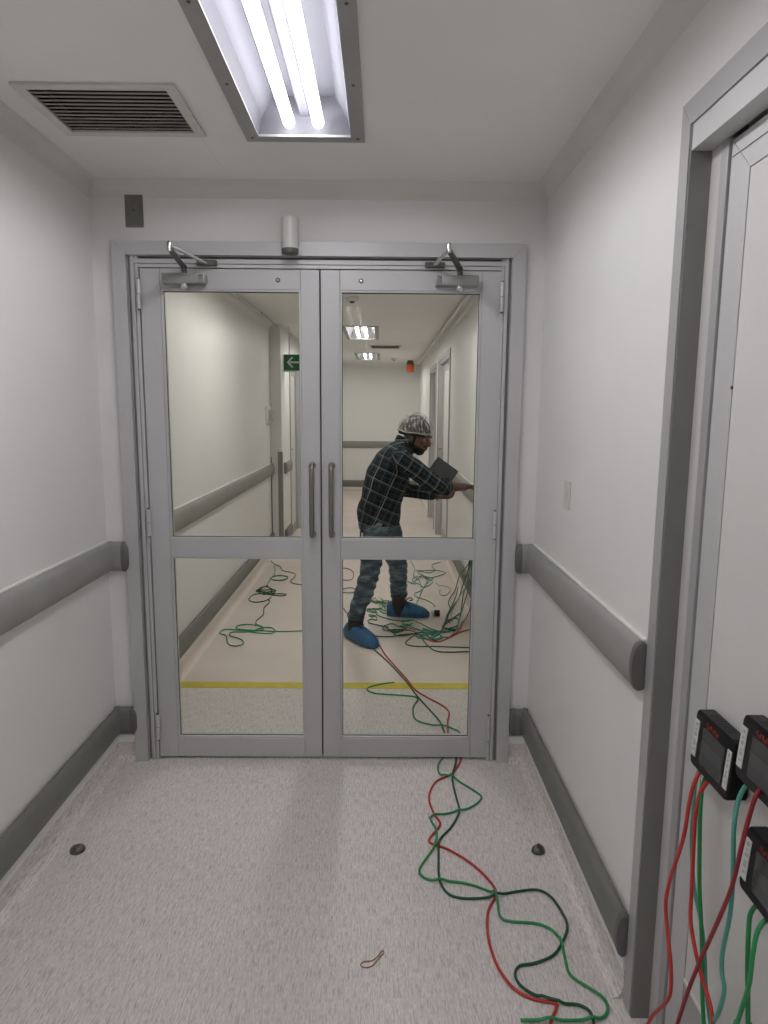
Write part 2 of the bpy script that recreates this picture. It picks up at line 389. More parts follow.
skirting('baseboard_left', (XL, YF2, 0), (XL, YS, 0), (1, 0, 0), 'hall_floor', 'beige skirting along the corridor left wall', 0, 0)
skirting('baseboard_left', (XS, YS + .001, 0), (XS, 7.85, 0), (1, 0, 0), 'hall_floor', 'short beige skirting below the green arrow sign', 0, 0)
skirting('baseboard_right', (XR2, YF2, 0), (XR2, 7.13, 0), (-1, 0, 0), 'hall_floor', 'beige skirting on the right wall behind the cables', 0, 0)
skirting('baseboard_right', (XR2, 10.02, 0), (XR2, YE, 0), (-1, 0, 0), 'hall_floor', 'beige skirting past the corridor side doors', 0, 1)
skirting('baseboard_far', (XS, YE, 0), (XR2, YE, 0), (0, -1, 0), 'hall_floor', 'beige skirting along the far end wall', 0, 1)
o = MB().box(XL + .03, XR2 - .03, 3.643, 3.727, .0002, .0015).build('floor_tape', 'tape'); tag(o, 'yellow tape line stuck across the floor behind the glass doors', 'tape')

# ------------------------------------------------------------------ double door: frame
fr = thing('trim_7', (-.249, YF, 0), 'grey aluminium frame around the glazed double door', 'door frame', kind='structure')
ya, yb = 2.83, YF
AO, AI, AO2, AI2, AT, AH = -1.08, -1.025, .58, .527, 2.219, 2.165
MB().poly([(AO, ya, 0), (AI, ya, 0), (AI, ya, AH), (AO, ya, AT)], (0, yb - ya, 0)).build('architrave', 'alu', fr)
MB().poly([(AI2, ya, 0), (AO2, ya, 0), (AO2, ya, AT), (AI2, ya, AH)], (0, yb - ya, 0)).build('architrave', 'alu', fr)
MB().poly([(AO + .001, ya, AT), (AI + .001, ya, AH + .0005), (AI2 - .001, ya, AH + .0005), (AO2 - .001, ya, AT)], (0, yb - ya, 0)).build('architrave', 'alu', fr)
def jamb(x0, x1, y0, mat): MB().box(min(x0, x1), max(x0, x1), y0, YF2 + .02, 0, AH).build('jamb_strip', mat, fr)
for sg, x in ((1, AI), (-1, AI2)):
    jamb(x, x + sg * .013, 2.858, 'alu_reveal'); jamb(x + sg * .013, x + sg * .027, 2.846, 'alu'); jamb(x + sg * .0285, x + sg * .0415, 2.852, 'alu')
hx0, hx1 = AI, AI2
MB().box(hx0 + .013, hx1 - .013, 2.862, YF2 + .02, 2.153, 2.165).build('head_strip', 'alu_dark', fr)
MB().box(hx0 + .0275, hx1 - .0275, 2.846, YF2 + .02, 2.1365, 2.153).build('head_strip', 'alu', fr)
MB().box(hx0 + .0425, hx1 - .0425, 2.852, YF2 + .02, 2.1215, 2.135).build('head_strip', 'alu_light', fr)
# hall-side architrave
for x0, x1 in ((AO, AI), (AI2, AO2)): MB().box(x0, x1, YF2, YF2 + .02, 0, AT).build('architrave', 'alu', fr)
MB().box(AI, AI2, YF2, YF2 + .02, AH, AT).build('architrave', 'alu', fr)

# ------------------------------------------------------------------ double door: two leaves
DY0, DY1 = 2.856, 2.900
def leaf(name, x0, x1, g0, g1, hinge, label, hx, closer):
    root = thing(name, (x0 if hinge < 0 else x1, DY0, 0), label, 'door', kind='structure')
    zb, zt = .012, 2.118
    e = .0006
    MB().box(x0, g0 - .006 - e, DY0, DY1, zb, zt, .0015).build('stile', 'alu', root); MB().box(g1 + .006 + e, x1, DY0, DY1, zb, zt, .0015).build('stile', 'alu', root)
    rails = [('bottom_rail', zb, .098), ('mid_rail', .927, 1.005), ('top_rail', 2.039, zt)]
    for nm, a, b in rails: MB().box(g0 - .006, g1 + .006, DY0 + .0005, DY1, a, b, .0012).build(nm, 'alu', root)
    for z0, z1 in ((.098, .927), (1.005, 2.039)):
        pane = MB().box(g0 - .004, g1 + .004, DY0 + .02, DY0 + .026, z0 + .002, z1 - .002).build('glass_pane', 'glass', root)
        b = MB(); y0, y1 = DY0 + .004, DY0 + .0185
        b.slab(1, y0, y1, (g0 - .0055, g1 + .0055), (z0 + .0005, z1 - .0005), [(g0 + .001, g1 - .001, z0 + .0075, z1 - .0075)]); b.build('glazing_bead', 'alu_light', root)
        b = MB(); b.slab(1, y0 + .0145, y0 + .0155, (g0 - .0055, g1 + .0055), (z0 + .0005, z1 - .0005), [(g0 + .0035, g1 - .0035, z0 + .0105, z1 - .0105)]); b.build('gasket', 'gasket', root)
        b = MB(); b.slab(1, DY0 + .0265, DY1 - .002, (g0 - .0055, g1 + .0055), (z0 + .0005, z1 - .0005), [(g0 + .001, g1 - .001, z0 + .0075, z1 - .0075)]); b.build('glazing_bead', 'alu_light', root)
    # pull handle
    y = DY0; yo = DY0 - .055; r = .0105
    path = [(hx, y, 1.03), (hx, yo + .018, 1.03), (hx, yo + .005, 1.035), (hx, yo, 1.05), (hx, yo, 1.12), (hx, yo, 1.24), (hx, yo, 1.305), (hx, yo + .005, 1.32), (hx, yo + .018, 1.325), (hx, y, 1.325)]
    h = MB().loft([(p, r, r) for p in catmull(path, 3)], 14, ref=(1, 0, 0)).build('pull_handle', 'steel', root, 'auto')
    b = MB(); [b.cyl((hx, y - .004, z), (hx, y + .001, z), .015, seg=18) for z in (1.03, 1.325)]; b.build('rose', 'steel', h, 'auto')
    # hinges
    xh = x0 - .002 if hinge < 0 else x1 + .002
    for zc in (2.015, 1.078, .158):
        hg = MB().cyl((xh, DY0 - .014, zc - .058), (xh, DY0 - .014, zc - .0015), .0085, seg=12).cyl((xh, DY0 - .014, zc + .0015), (xh, DY0 - .014, zc + .058), .0085, seg=12).build('hinge', 'alu_light', root, 'auto')
        MB().cyl((xh, DY0 - .014, zc - .063), (xh, DY0 - .014, zc + .063), .0055, seg=10).build('hinge_pin', 'dark_steel', hg)
    # small bolt in the top rail near the meeting stile
    xb = g1 - .085 if hinge < 0 else g0 + .08
    bl = MB().cyl((xb, DY0 + .002, 2.076), (xb, DY0 - .003, 2.076), .0105, .009, 16).build('bolt', 'dark_steel', root, 'auto'); MB().cyl((xb, DY0 - .002, 2.076), (xb, DY0 - .006, 2.076), .005, .004, 10).build('bolt_head', 'chrome', bl, 'auto')
    # surface closer with folding arm
    c0, c1, spx, elb, brx = closer
    zc0, zc1 = 2.052, 2.092
    cl = MB().box(c0, c1, DY0 - .052, DY0 - .0005, zc0, zc1, .004, 2).build('door_closer', 'closer_grey', root, 'auto')
    MB().box(c1 - .022, c1 - .004, DY0 - .054, DY0 - .0525 + .0, zc0 + .004, zc1 - .004).build('closer_end_plate', 'chrome', cl) if hinge < 0 else MB().box(c0 + .004, c0 + .022, DY0 - .054, DY0 - .0525, zc0 + .004, zc1 - .004).build('closer_end_plate', 'chrome', cl)
    MB().loft([((spx, DY0 - .03, zc0 + .002), .016, .016), ((spx, DY0 - .03, zc0 - .012), .018, .018), ((spx, DY0 - .03, zc0 - .020), .014, .014), ((spx, DY0 - .03, zc0 - .025), .005, .005)], 16).build('spindle_cap', 'chrome', cl, 'auto')
    MB().cyl((spx, DY0 - .03, zc1 - .002), (spx, DY0 - .03, zc1 + .032), .011, seg=14).build('spindle', 'dark_steel', cl, 'auto')
    ez = zc1 + .026
    def bar(p, q, wd, th, nm, mt):
        p, q = Vector(p), Vector(q); t = (q - p).normalized(); sd = t.cross(Vector((0, 0, 1))).normalized() * wd / 2
        b = MB(); b.poly([p + sd - Vector((0, 0, th / 2)), q + sd * .8 - Vector((0, 0, th / 2)), q - sd * .8 - Vector((0, 0, th / 2)), p - sd - Vector((0, 0, th / 2))], (0, 0, th)); return b.build(nm, mt, cl)
    bar((spx, DY0 - .03, ez), (elb[0], elb[1], ez + .008), .024, .007, 'main_arm', 'alu_dark')
    bar((elb[0], elb[1], ez + .018), (brx, 2.835, ez + .016), .016, .006, 'forearm', 'alu_light')
    MB().loft([((elb[0], elb[1], ez - .002), .009, .009), ((elb[0], elb[1], ez + .024), .009, .009), ((elb[0], elb[1], ez + .032), .006, .006)], 14).build('elbow_pin', 'chrome', cl, 'auto')
    MB().box(brx - .04, brx + .04, 2.825, 2.8455, ez + .008, ez + .028, .002).build('frame_bracket', 'dark_steel', cl)
    return root
lf = leaf('door_1', -.979, -.2525, -.891, -.335, -1, 'left glazed leaf of the grey double door, arrow sign seen through it', -.285, (-.876, -.705, -.79, (-.762, 2.545), -.70))
MB().box(-.2524, -.2466, DY0 + .014, DY1 - .004, .014, 2.116).build('meeting_gasket', 'gasket', lf)
leaf('door_2', -.2465, .488, -.162, .404, 1, 'right glazed leaf of the grey double door, person seen through it', -.204, (.219, .39, .315, (.242, 2.535), .215))

# ------------------------------------------------------------------ side door on the right wall
fr2 = thing('trim_8', (XR, 1.0, 0), 'grey aluminium frame around the side door on the right', 'door frame', kind='structure')
sx = XR - .006
MB().poly([(sx, 1.548, 0), (sx, 1.592, 0), (sx, 1.592, 2.216), (sx, 1.548, 2.163)], (.006, 0, 0)).build('architrave', 'alu_side', fr2)
MB().poly([(sx, .455, 0), (sx, .499, 0), (sx, .499, 2.163), (sx, .455, 2.216)], (.006, 0, 0)).build('architrave', 'alu_side', fr2)
MB().poly([(sx, .455, 2.2165), (sx, .499, 2.1635), (sx, 1.5475, 2.1635), (sx, 1.5915, 2.2165)], (.006, 0, 0)).build('architrave', 'alu_side', fr2)
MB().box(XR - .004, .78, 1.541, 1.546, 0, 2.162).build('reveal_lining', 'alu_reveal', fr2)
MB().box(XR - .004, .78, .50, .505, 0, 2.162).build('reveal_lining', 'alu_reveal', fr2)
MB().box(XR - .003, .708, .505, 1.541, 2.108, 2.1615, .001).build('head_panel', 'alu_light', fr2)
MB().box(.706, .78, 1.497, 1.541, 0, 2.108).build('stop_strip', 'stop_light', fr2)
MB().box(.704, .78, 1.467, 1.496, 0, 2.108, .001).build('stop_strip', 'alu_side', fr2)
MB().box(.704, .78, .505, .549, 0, 2.108).build('stop_strip', 'stop_light', fr2)
dl = thing('door_3', (.71, .56, 0), 'pale grey side door with metal edge frame carrying black loggers', 'door', kind='structure')
X0, X1, y0, y1, zt = .710, .755, .553, 1.462, 2.100; fw = .075
MB().poly([(X0, y1, .012), (X0, y1 - fw, .012), (X0, y1 - fw, zt - fw), (X0, y1, zt)], (X1 - X0, 0, 0)).build('edge_frame', 'alu_light', dl)
MB().poly([(X0, y0, .012), (X0, y0 + fw, .012), (X0, y0 + fw, zt - fw), (X0, y0, zt)], (X1 - X0, 0, 0)).build('edge_frame', 'alu_light', dl)
MB().poly([(X0, y1 - .001, zt), (X0, y1 - fw - .001, zt - fw + .0005), (X0, y0 + fw + .001, zt - fw + .0005), (X0, y0 + .001, zt)], (X1 - X0, 0, 0)).build('edge_frame', 'alu_light', dl)
MB().box(X0 - .0015, X0, y0 + .005, y1 - .005, zt - .034, zt - .0325).build('frame_groove', 'alu_dark', dl)
MB().box(X0 + .0015, X1 - .002, y0 + fw + .0015, y1 - fw - .0015, .262, zt - fw - .0015).build('door_panel', 'panel_grey', dl)
MB().box(X0 + .001, X1 - .002, y0 + fw + .0015, y1 - fw - .0015, .012, .252).build('kick_plate', 'alu_side', dl)
MB().box(X0 - .001, X0 + .02, y0 + fw + .0015, y1 - fw - .0015, .252, .262).build('kick_trim', 'cap_white', dl)
MB().cyl((X0 + .003, 1.388, 1.605), (X0 - .001, 1.388, 1.605), .004, seg=12).build('screw_cover', 'dark_steel', dl)

# ------------------------------------------------------------------ bumper and hand rails
rprof = [(.0, -.050), (.010, -.060), (.028, -.063), (.043, -.056), (.053, -.040), (.059, -.016), (.060, .0), (.059, .016), (.053, .040), (.043, .056), (.028, .063), (.010, .060), (.0, .050)]
lprof = [(x * .56, y * .98) for x, y in rprof]
UPROF = [(x * .66, y) for x, y in rprof]
def rail(name, label, z, p0, p1, away, mat, cap0=None, cap1=None, ret=None, group=None):
    """straight rail from p0 to p1 (xy on the wall face); ret = (point, direction away) of a return around the inner corner"""
    root = thing(name, (p0[0], p0[1], z), label, 'handrail', group); rprof = UPROF if z > .5 else lprof
    A = Vector((*away, 0)); Z = Vector((0, 0, 1)); a, b = Vector((*p0, z)), Vector((*p1, z)); t = (b - a).normalized()
    MB().sweep(rprof, [(a, A, Z), (b, A, Z)]).build('rail', mat, root, 'auto')
    if z > .5: MB().sweep([(0, -.0665), (.009, -.0665), (.009, .0665), (0, .0665)], [(a, A, Z), (b, A, Z)]).build('backing_strip', 'cap_white', root)
    def cap(p, t, A, dome=0):
        path = []
        for k, s in (((0, 1.0), (.010, 1.0), (.014, .985), (.019, .94), (.024, .84), (.028, .66), (.030, .4)) if dome else ((0, 1.0), (.008, 1.0), (.012, .985), (.015, .95), (.0165, .90), (.0168, .5))):
            path.append((p + t * k + A * .03 * (1 - s), A * s, Z * s))
        MB().sweep([(x * 1.03, y * 1.03) for x, y in rprof], path).build('end_cap', 'rail_cap' if mat in ('rail_grey', 'bumper_grey') else mat, root, 'auto')
    if cap0: cap(a, -t, A)
    if cap1: cap(b, t, A)
    if ret:
        q, A2 = ret; q = Vector((*q, z)); A2 = Vector((*A2, 0)); c = Vector((p1[0], p1[1], z)); t2 = (q - c).normalized()
        MB().sweep([(x * 1.01, y * 1.01) for x, y in rprof], [(c + t2 * .002, A2, Z), (q, A2, Z)]).build('corner_return', mat, root, 'auto'); cap(q, t2, A2, 1)
    return root
ZU, ZL = .932, .190
for z, nm in ((ZU, 'upper'), (ZL, 'lower')):
    kind = 'handrail' if z > .5 else 'bumper_rail'; mt = ('rail_grey', 'hall_rail') if z > .5 else ('bumper_grey', 'hall_bumper')
    rail(kind, 'grey %s rail on the near left wall' % nm, z, (XL, YB + .01), (XL, YF - .001), (1, 0), mt[0], ret=((-1.098, YF), (0, -1)))
    rail(kind, 'grey %s rail on the near right wall beside the side door' % nm, z, (XR, 1.610), (XR, YF - .001), (-1, 0), mt[0], cap0=1, ret=((.608, YF), (0, -1)))
    rail(kind, 'grey %s rail on the corridor left wall, seen through the left door' % nm, z, (XL, YF2 + .03), (XL, YS - .04), (1, 0), mt[1], cap1=1)
    rail(kind, 'grey %s rail on the corridor right wall beyond the right door' % nm, z, (XR2, YF2 + .03), (XR2, 6.95), (-1, 0), mt[1], cap1=1)
    rail(kind, 'grey %s rail across the far end wall' % nm, z, (XS + .01, YE), (XR2 - .01, YE), (0, -1), mt[1])
    rail(kind, 'short grey %s rail just past the corner guard' % nm, z, (XS, 7.40), (XS, 7.80), (1, 0), mt[1], cap0=1, cap1=1)

# ------------------------------------------------------------------ ceiling lights
def ceiling_light(x0, x1, y0, y1, kind, label, small=False):
    root = thing('ceiling_light', ((x0 + x1) / 2, (y0 + y1) / 2, ZC), label, 'ceiling light', 'recessed twin tube ceiling lights')
    fl = .045; z = ZC
    MB().slab(2, z - .007, z - .0005, (x0 - fl, x1 + fl), (y0 - fl, y1 + fl), [(x0, x1, y0, y1)]).build('flange', 'flange', root)
    b = MB(); zt = z + .115; i = .05; xc = (x0 + x1) / 2
    def quad(*p): b.bm.faces.new([b.bm.verts.new(q) for q in p])
    # ribbed reflector: sloped sides and a low central ridge
    xs = [(x0, z), (x0 + .012, z + .05), (x0 + .05, zt), (xc - .035, zt), (xc - .012, z + .055), (xc + .012, z + .055), (xc + .035, zt), (x1 - .05, zt), (x1 - .012, z + .05), (x1, z)]
    for (xa, za), (xb, zb) in zip(xs[:-1], xs[1:]): quad((xa, y0, za), (xb, y0, zb), (xb, y1, zb), (xa, y1, za))
    for yy in (y0, y1): b.bm.faces.new([b.bm.verts.new((x, yy, zz)) for x, zz in xs] )
    bmesh.ops.remove_doubles(b.bm, verts=b.bm.verts, dist=1e-5); b.build('reflector', 'reflector', root)
    MB().slab(2, z + .13, z + .14, (x0 - .02, x1 + .02), (y0 - .02, y1 + .02), []).build('housing', 'flange', root)
    for xt in (xc - .047, xc + .047):
        r = .018; zt2 = z + .026
        t = MB().loft([((xt, y0 + .045, zt2), r, r), ((xt, y1 - .03, zt2), r, r)], 14, ref=(1, 0, 0), dome=True).build('tube', 'tube_' + kind, root, True)
        for yy, y2 in ((y0 + .004, y0 + .03),): MB().box(xt - .016, xt + .016, yy, y2, z + .01, z + .07, .003).build('tube_holder', 'white_plastic', root)
    MB().slab(2, z - .004, z - .0005, (x0 + .001, x1 - .001), (y0 + .001, y1 - .001), []).build('clear_cover', 'lamp_cover', root)
    n = 5
    for k in range(n):
        yy = y0 + .02 + (y1 - y0 + .0) * k / (n - 1) - .02 * (k == 0) - (.0 if k < n - 1 else .0)
        yy = min(yy, y1 + .012)
        for xx in (x0 - fl * .5, x1 + fl * .5): MB().cyl((xx, yy, z - .0065), (xx, yy, z - .0095), .0048, .004, 10).build('screw', 'dark_steel', root)
labs = ['twin tube ceiling light in grey flange above the double door', 'twin tube ceiling light behind the viewer over the near corridor', 'unseen twin tube fill light added farthest behind the viewer', 'twin tube ceiling light just past the double door head', 'nearer of two corridor lights seen through the right door', 'farther of two corridor lights seen through the right door']
for (a, b, c, d, k), lb in zip(LIGHTS, labs): ceiling_light(a, b, c, d, k, lb)

# ------------------------------------------------------------------ air grilles
def grille(x0, x1, y0, y1, n, label, fl=.03):
    root = thing('air_grille', ((x0 + x1) / 2, (y0 + y1) / 2, ZC), label, 'air vent')
    z = ZC
    MB().slab(2, z - .008, z - .0005, (x0 - fl, x1 + fl), (y0 - fl, y1 + fl), [(x0, x1, y0, y1)]).build('frame', 'vent_white', root)
    MB().slab(2, z + .06, z + .065, (x0, x1), (y0, y1), []).build('duct', 'vent_dark', root)
    for a, b_ in ((x0 - .002, x0), (x1, x1 + .002)): MB().box(a, b_, y0, y1, z - .001, z + .06).build('duct_side', 'vent_dark', root)
    for a, b_ in ((y0 - .002, y0), (y1, y1 + .002)): MB().box(x0, x1, a, b_, z - .001, z + .06).build('duct_side', 'vent_dark', root)
    for k in range(n):
        yy = y0 + (k + .5) * (y1 - y0) / n
        MB().poly([(x0 + .001, yy - .0095, z - .003), (x0 + .001, yy - .0095, z - .001), (x0 + .001, yy + .0095, z + .004), (x0 + .001, yy + .0095, z + .002)], (x1 - x0 - .002, 0, 0)).build('slat', 'vent_slat', root)
grille(*VENT, 12, 'white slatted air grille on the ceiling left of the light')
grille(*HVENT, 10, 'slatted air grille on the corridor ceiling between the two lights')

# ------------------------------------------------------------------ small fittings near the door
p = thing('wall_plate', (-.988, YF, 2.28), 'small dark grey blank plate above the left door corner', 'plate')
MB().box(-1.024, -.952, YF - .006, YF, 2.274, 2.398, .002).build('plate', 'plate', p); MB().cyl((-.988, YF - .0055, 2.338), (-.988, YF - .008, 2.338), .006, seg=12).build('screw', 'dark_steel', p)
p = thing('door_sensor', (-.361, YF, 2.17), 'white cylinder fixed to the wall over the door frame', 'sensor')
MB().loft([((-.361, 2.795, 2.182), .033, .033), ((-.361, 2.795, 2.300), .0335, .0335), ((-.361, 2.795, 2.304), .030, .030)], 24).build('body', 'white_plastic', p, 'auto')
MB().cyl((-.361, 2.795, 2.166), (-.361, 2.795, 2.183), .0325, .0335, 24).build('lens_ring', 'alu_dark', p, 'auto')
MB().box(-.381, -.341, 2.815, YF, 2.228, 2.298, .002).build('wall_bracket', 'white_plastic', p)
p = thing('light_switch', (XR, 2.372, 1.265), 'small white wall plate above the right handrail', 'switch')
MB().box(XR - .005, XR, 2.335, 2.41, 1.217, 1.316, .0015).build('plate', 'white_plastic', p); MB().box(XR - .0065, XR - .0045, 2.356, 2.388, 1.245, 1.29, .0005).build('rocker', 'white_plastic', p)
def door_stop(x, y, rz, label):
    root = thing('door_stop', (x, y, 0), label, 'door stop', 'dome door stops on the floor')
    b = MB(); b.loft([((0, 0, .0005), .026, .026), ((0, 0, .004), .0265, .0265), ((0, 0, .012), .024, .024), ((0, 0, .019), .017, .017), ((0, 0, .022), .007, .007)], 20, ref=(1, 0, 0))
    # flat sawn face towards the door
    bmesh.ops.bisect_plane(b.bm, geom=b.bm.verts[:] + b.bm.edges[:] + b.bm.faces[:], plane_co=(.008, 0, 0), plane_no=(1, 0, 0), clear_outer=True)
    bmesh.ops.holes_fill(b.bm, edges=[e for e in b.bm.edges if e.is_boundary])
    d = b.build('dome', 'dark_steel', None, 'auto'); d.parent = root
    b = MB(); b.loft([((.013, 0, .001), .005, .022), ((.013, 0, .011), .005, .017), ((.013, 0, .014), .003, .009)], 12, ref=(1, 0, 0)); r = b.build('rubber_pad', 'gasket', None, 'auto'); r.parent = root
    root.rotation_euler.z = rz
door_stop(-1.066, 2.209, 2.0, 'dark half-dome door stop on the floor by the left wall')
door_stop(.573, 2.216, 2.4, 'dark half-dome door stop on the floor by the right wall')
pts = [(-.040, 1.700), (-.046, 1.709), (-.036, 1.720), (-.015, 1.723), (.003, 1.737), (.010, 1.752), (.018, 1.760), (.020, 1.750), (.012, 1.742), (.004, 1.728), (-.010, 1.708), (-.026, 1.699), (-.040, 1.700)]
o = MB().loft([(q, .0016, .0016) for q in catmull([(x, y, .002 + .002 * (i in (4, 9))) for i, (x, y) in enumerate(pts)], 5)], 6).build('rubber_band', 'rubber_band', None, True); tag(o, 'thin brown rubber band lying on the grey floor', 'rubber band')

# ------------------------------------------------------------------ corridor beyond: fittings
p = thing('corner_guard', (XS, YS, 0), 'grey corner guard strip on the projecting corridor wall', 'corner guard')
MB().box(XS - .045, XS + .004, YS - .004, YS, .122, 1.12, .001).build('face_plate', 'hall_rail', p); MB().box(XS, XS + .004, YS, YS + .05, .122, 1.12, .001).build('return_plate', 'hall_rail', p)
p = thing('corner_guard', (XL, YS, 0), 'dark edge strip in the corridor wall corner', 'corner guard')
MB().box(XL, XL + .008, YS - .010, YS - .0005, .122, 1.06).build('edge_strip', 'alu_dark', p)
p = thing('wall_socket', (XL, 7.1, 1.5), 'small metal call unit on the corridor left wall', 'wall unit')
MB().box(XL, XL + .02, 6.96, 7.2, 1.41, 1.60, .004).build('back_plate', 'cap_white', p); MB().box(XL + .02, XL + .06, 7.03, 7.16, 1.45, 1.56, .004).build('body', 'alu_side', p); MB().cyl((XL + .04, 7.09, 1.56), (XL + .04, 7.09, 1.62), .004, seg=8).build('aerial', 'alu_side', p)
p = thing('exit_sign', (-1.05, 7.5, 2.07), 'green sign with white left arrow over the corridor door', 'sign')
MB().box(XS + .0, -.72, 7.49, 7.52, 1.985, 2.155, .003).build('sign_box', 'sign_green', p)
MB().box(XS, -.72, 7.488, 7.522, 1.968, 1.985).build('bottom_strip', 'sign_white', p)
b = MB(); yy = 7.4885; ax, az = -1.018, 2.072
b.poly([(ax, yy, az), (ax + .022, yy, az), (ax + .072, yy, az + .05), (ax + .052, yy, az + .058)], (0, .002, 0)); b.poly([(ax, yy, az), (ax + .052, yy, az - .058), (ax + .072, yy, az - .05), (ax + .022, yy, az)], (0, .002, 0)); b.box(ax + .02, ax + .15, yy, yy + .002, az - .0085, az + .0085)
b.build('arrow', 'sign_white', p)
MB().box(-1.0, -.98, 7.495, 7.515, 2.155, ZC).build('hanger', 'cap_white', p); MB().box(-.79, -.77, 7.495, 7.515, 2.155, ZC).build('hanger', 'cap_white', p)

def hall_door(n, side, y0, y1, head, label, flabel, lever=True):
    x = XR2 if side > 0 else XS; s = -side          # s points into the corridor
    fr = thing('trim_%d' % (10 + n), (x, y0, 0), flabel, 'door frame', kind='structure')
    def bx(a, b, *r): return MB().box(min(a, b), max(a, b), *r)
    for a, b_ in ((y0 - .05, y0 + .003), (y1 - .003, y1 + .05)): bx(x, x + s * .012, a, b_, 0, head + .05).build('architrave', 'alu_side', fr)
    bx(x, x + s * .012, y0, y1, head, head + .05).build('architrave', 'alu_side', fr)
    for a, b_ in ((y0, y0 + .03), (y1 - .03, y1)): bx(x, x - s * .12, a, b_, 0, head).build('jamb', 'alu_light', fr)
    bx(x, x - s * .12, y0 + .03, y1 - .03, head - .03, head).build('jamb', 'alu_side', fr)
    d = thing('door_%d' % n, (x, y0, 0), label, 'door', kind='structure')
    xa, xb = x - s * .05, x - s * .09
    a, b_ = y0 + .033, y1 - .033; h = head - .034
    bx(xa, xb, a, a + .08, .01, h).build('stile', 'alu_side', d); bx(xa, xb, b_ - .08, b_, .01, h).build('stile', 'alu_side', d)
    for z0, z1 in ((.01, .12), (h - .09, h)): bx(xa, xb, a + .081, b_ - .081, z0, z1).build('rail', 'alu_side', d)
    bx(xa - s * .006, xb + s * .006, a + .081, b_ - .081, .12, h - .09).build('panel', 'panel_grey', d)
    hd = bx(xa, xa + s * .012, b_ - .065 if side > 0 else a + .02, b_ - .025 if side > 0 else a + .06, .98, 1.24).build('lock_plate', 'alu_light', d)
    yy = b_ - .045 if side > 0 else a + .04
    MB().cyl((xa + s * .012, yy, 1.1), (xa + s * .06, yy, 1.1), .009, seg=10).cyl((xa + s * .05, yy - .005, 1.1), (xa + s * .05, yy + (-.11 if side > 0 else .11), 1.1), .009, seg=10).build('lever', 'steel', hd)
    cl = bx(xa, xa + s * .045, (a + .05), (a + .26), h - .06, h - .02).build('door_closer', 'dark_steel', d)
hall_door(4, 1, *HD[0], 'nearer grey side door on the corridor right wall', 'grey frame of the nearer corridor right door')
hall_door(5, 1, *HD[1], 'farther grey side door on the corridor right wall', 'grey frame of the farther corridor right door')
hall_door(6, -1, 7.95, 8.95, 2.10, 'grey corridor door under the green arrow sign', 'grey frame of the door under the arrow sign')
# pipe runs at the ceiling edge, one with a loose end
o = MB().loft([(q, .018, .018) for q in catmull([(XR2 - .07, 4.9, ZC - .032), (XR2 - .068, 6.5, ZC - .034), (XR2 - .062, 8.3, ZC - .04)], 6)], 10).build('conduit', 'white_plastic', None, True); tag(o, 'white cable conduit along the corridor ceiling edge on the right', 'conduit')
o = MB().loft([(q, .016, .016) for q in catmull([(XR2 - .062, 8.32, ZC - .036), (XR2 - .062, 9.4, ZC - .04), (XR2 - .062, 12.6, ZC - .035)], 6)], 10).build('conduit', 'cap_white', None, True); tag(o, 'thicker far end of the white conduit near the orange beacon', 'conduit')
o = MB().loft([(q, .013, .013) for q in catmull([(XL + .065, 5.0, ZC - .03), (XL + .07, 5.9, ZC - .032), (XL + .08, 6.5, ZC - .036)], 6)], 10).build('conduit', 'white_plastic', None, True); tag(o, 'white cable conduit at the ceiling edge seen through the left door', 'conduit')
o = MB().loft([(q, .009, .009) for q in catmull([(XL + .09, 6.3, ZC - .02), (XL + .10, 6.7, ZC - .03), (XL + .105, 7.15, ZC - .045)], 6)], 10).build('conduit', 'alu_side', None, True); tag(o, 'dark loose end of the conduit seen through the left door', 'conduit')
p = thing('beacon', (.52, 12.2, ZC), 'orange warning beacon hanging from the corridor ceiling', 'beacon')
MB().cyl((.52, 12.2, ZC - .03), (.52, 12.2, ZC), .05, seg=16).build('mount', 'beacon_dark', p, 'auto'); MB().cyl((.52, 12.2, ZC - .075), (.52, 12.2, ZC - .03), .062, seg=18).build('collar', 'beacon_dark', p, 'auto')
MB().loft([((.52, 12.2, ZC - .205), .058, .058), ((.52, 12.2, ZC - .20), .064, .064), ((.52, 12.2, ZC - .075), .064, .064)], 18).build('lens', 'beacon_orange', p, 'auto')
for (x, y), lb in (((-.232, 5.57), 'round smoke detector at the upper corner of the right door glass'), ((.222, 11.7), 'round detector on the far corridor ceiling beside the beacon')):
    p = thing('smoke_detector', (x, y, ZC), lb, 'detector'); MB().loft([((x, y, ZC), .055, .055), ((x, y, ZC - .012), .055, .055), ((x, y, ZC - .03), .038, .038)], 20).build('base', 'white_plastic', p, 'auto'); MB().cyl((x, y, ZC - .03), (x, y, ZC - .042), .022, .018, 14).build('sensor_head', 'alu_dark', p, 'auto')
p = thing('floor_plug', (.437, 5.03, 0), 'small black plug with white ring lying by the blue shoe tip', 'plug')
MB().loft([((.425, 5.03, .024), .024, .022), ((.465, 5.03, .024), .024, .022)], 14).build('plug_body', 'logger_black', p, 'auto'); MB().loft([((.405, 5.035, .022), .019, .019), ((.424, 5.03, .023), .020, .020)], 14).build('plug_ring', 'label_white', p, 'auto')

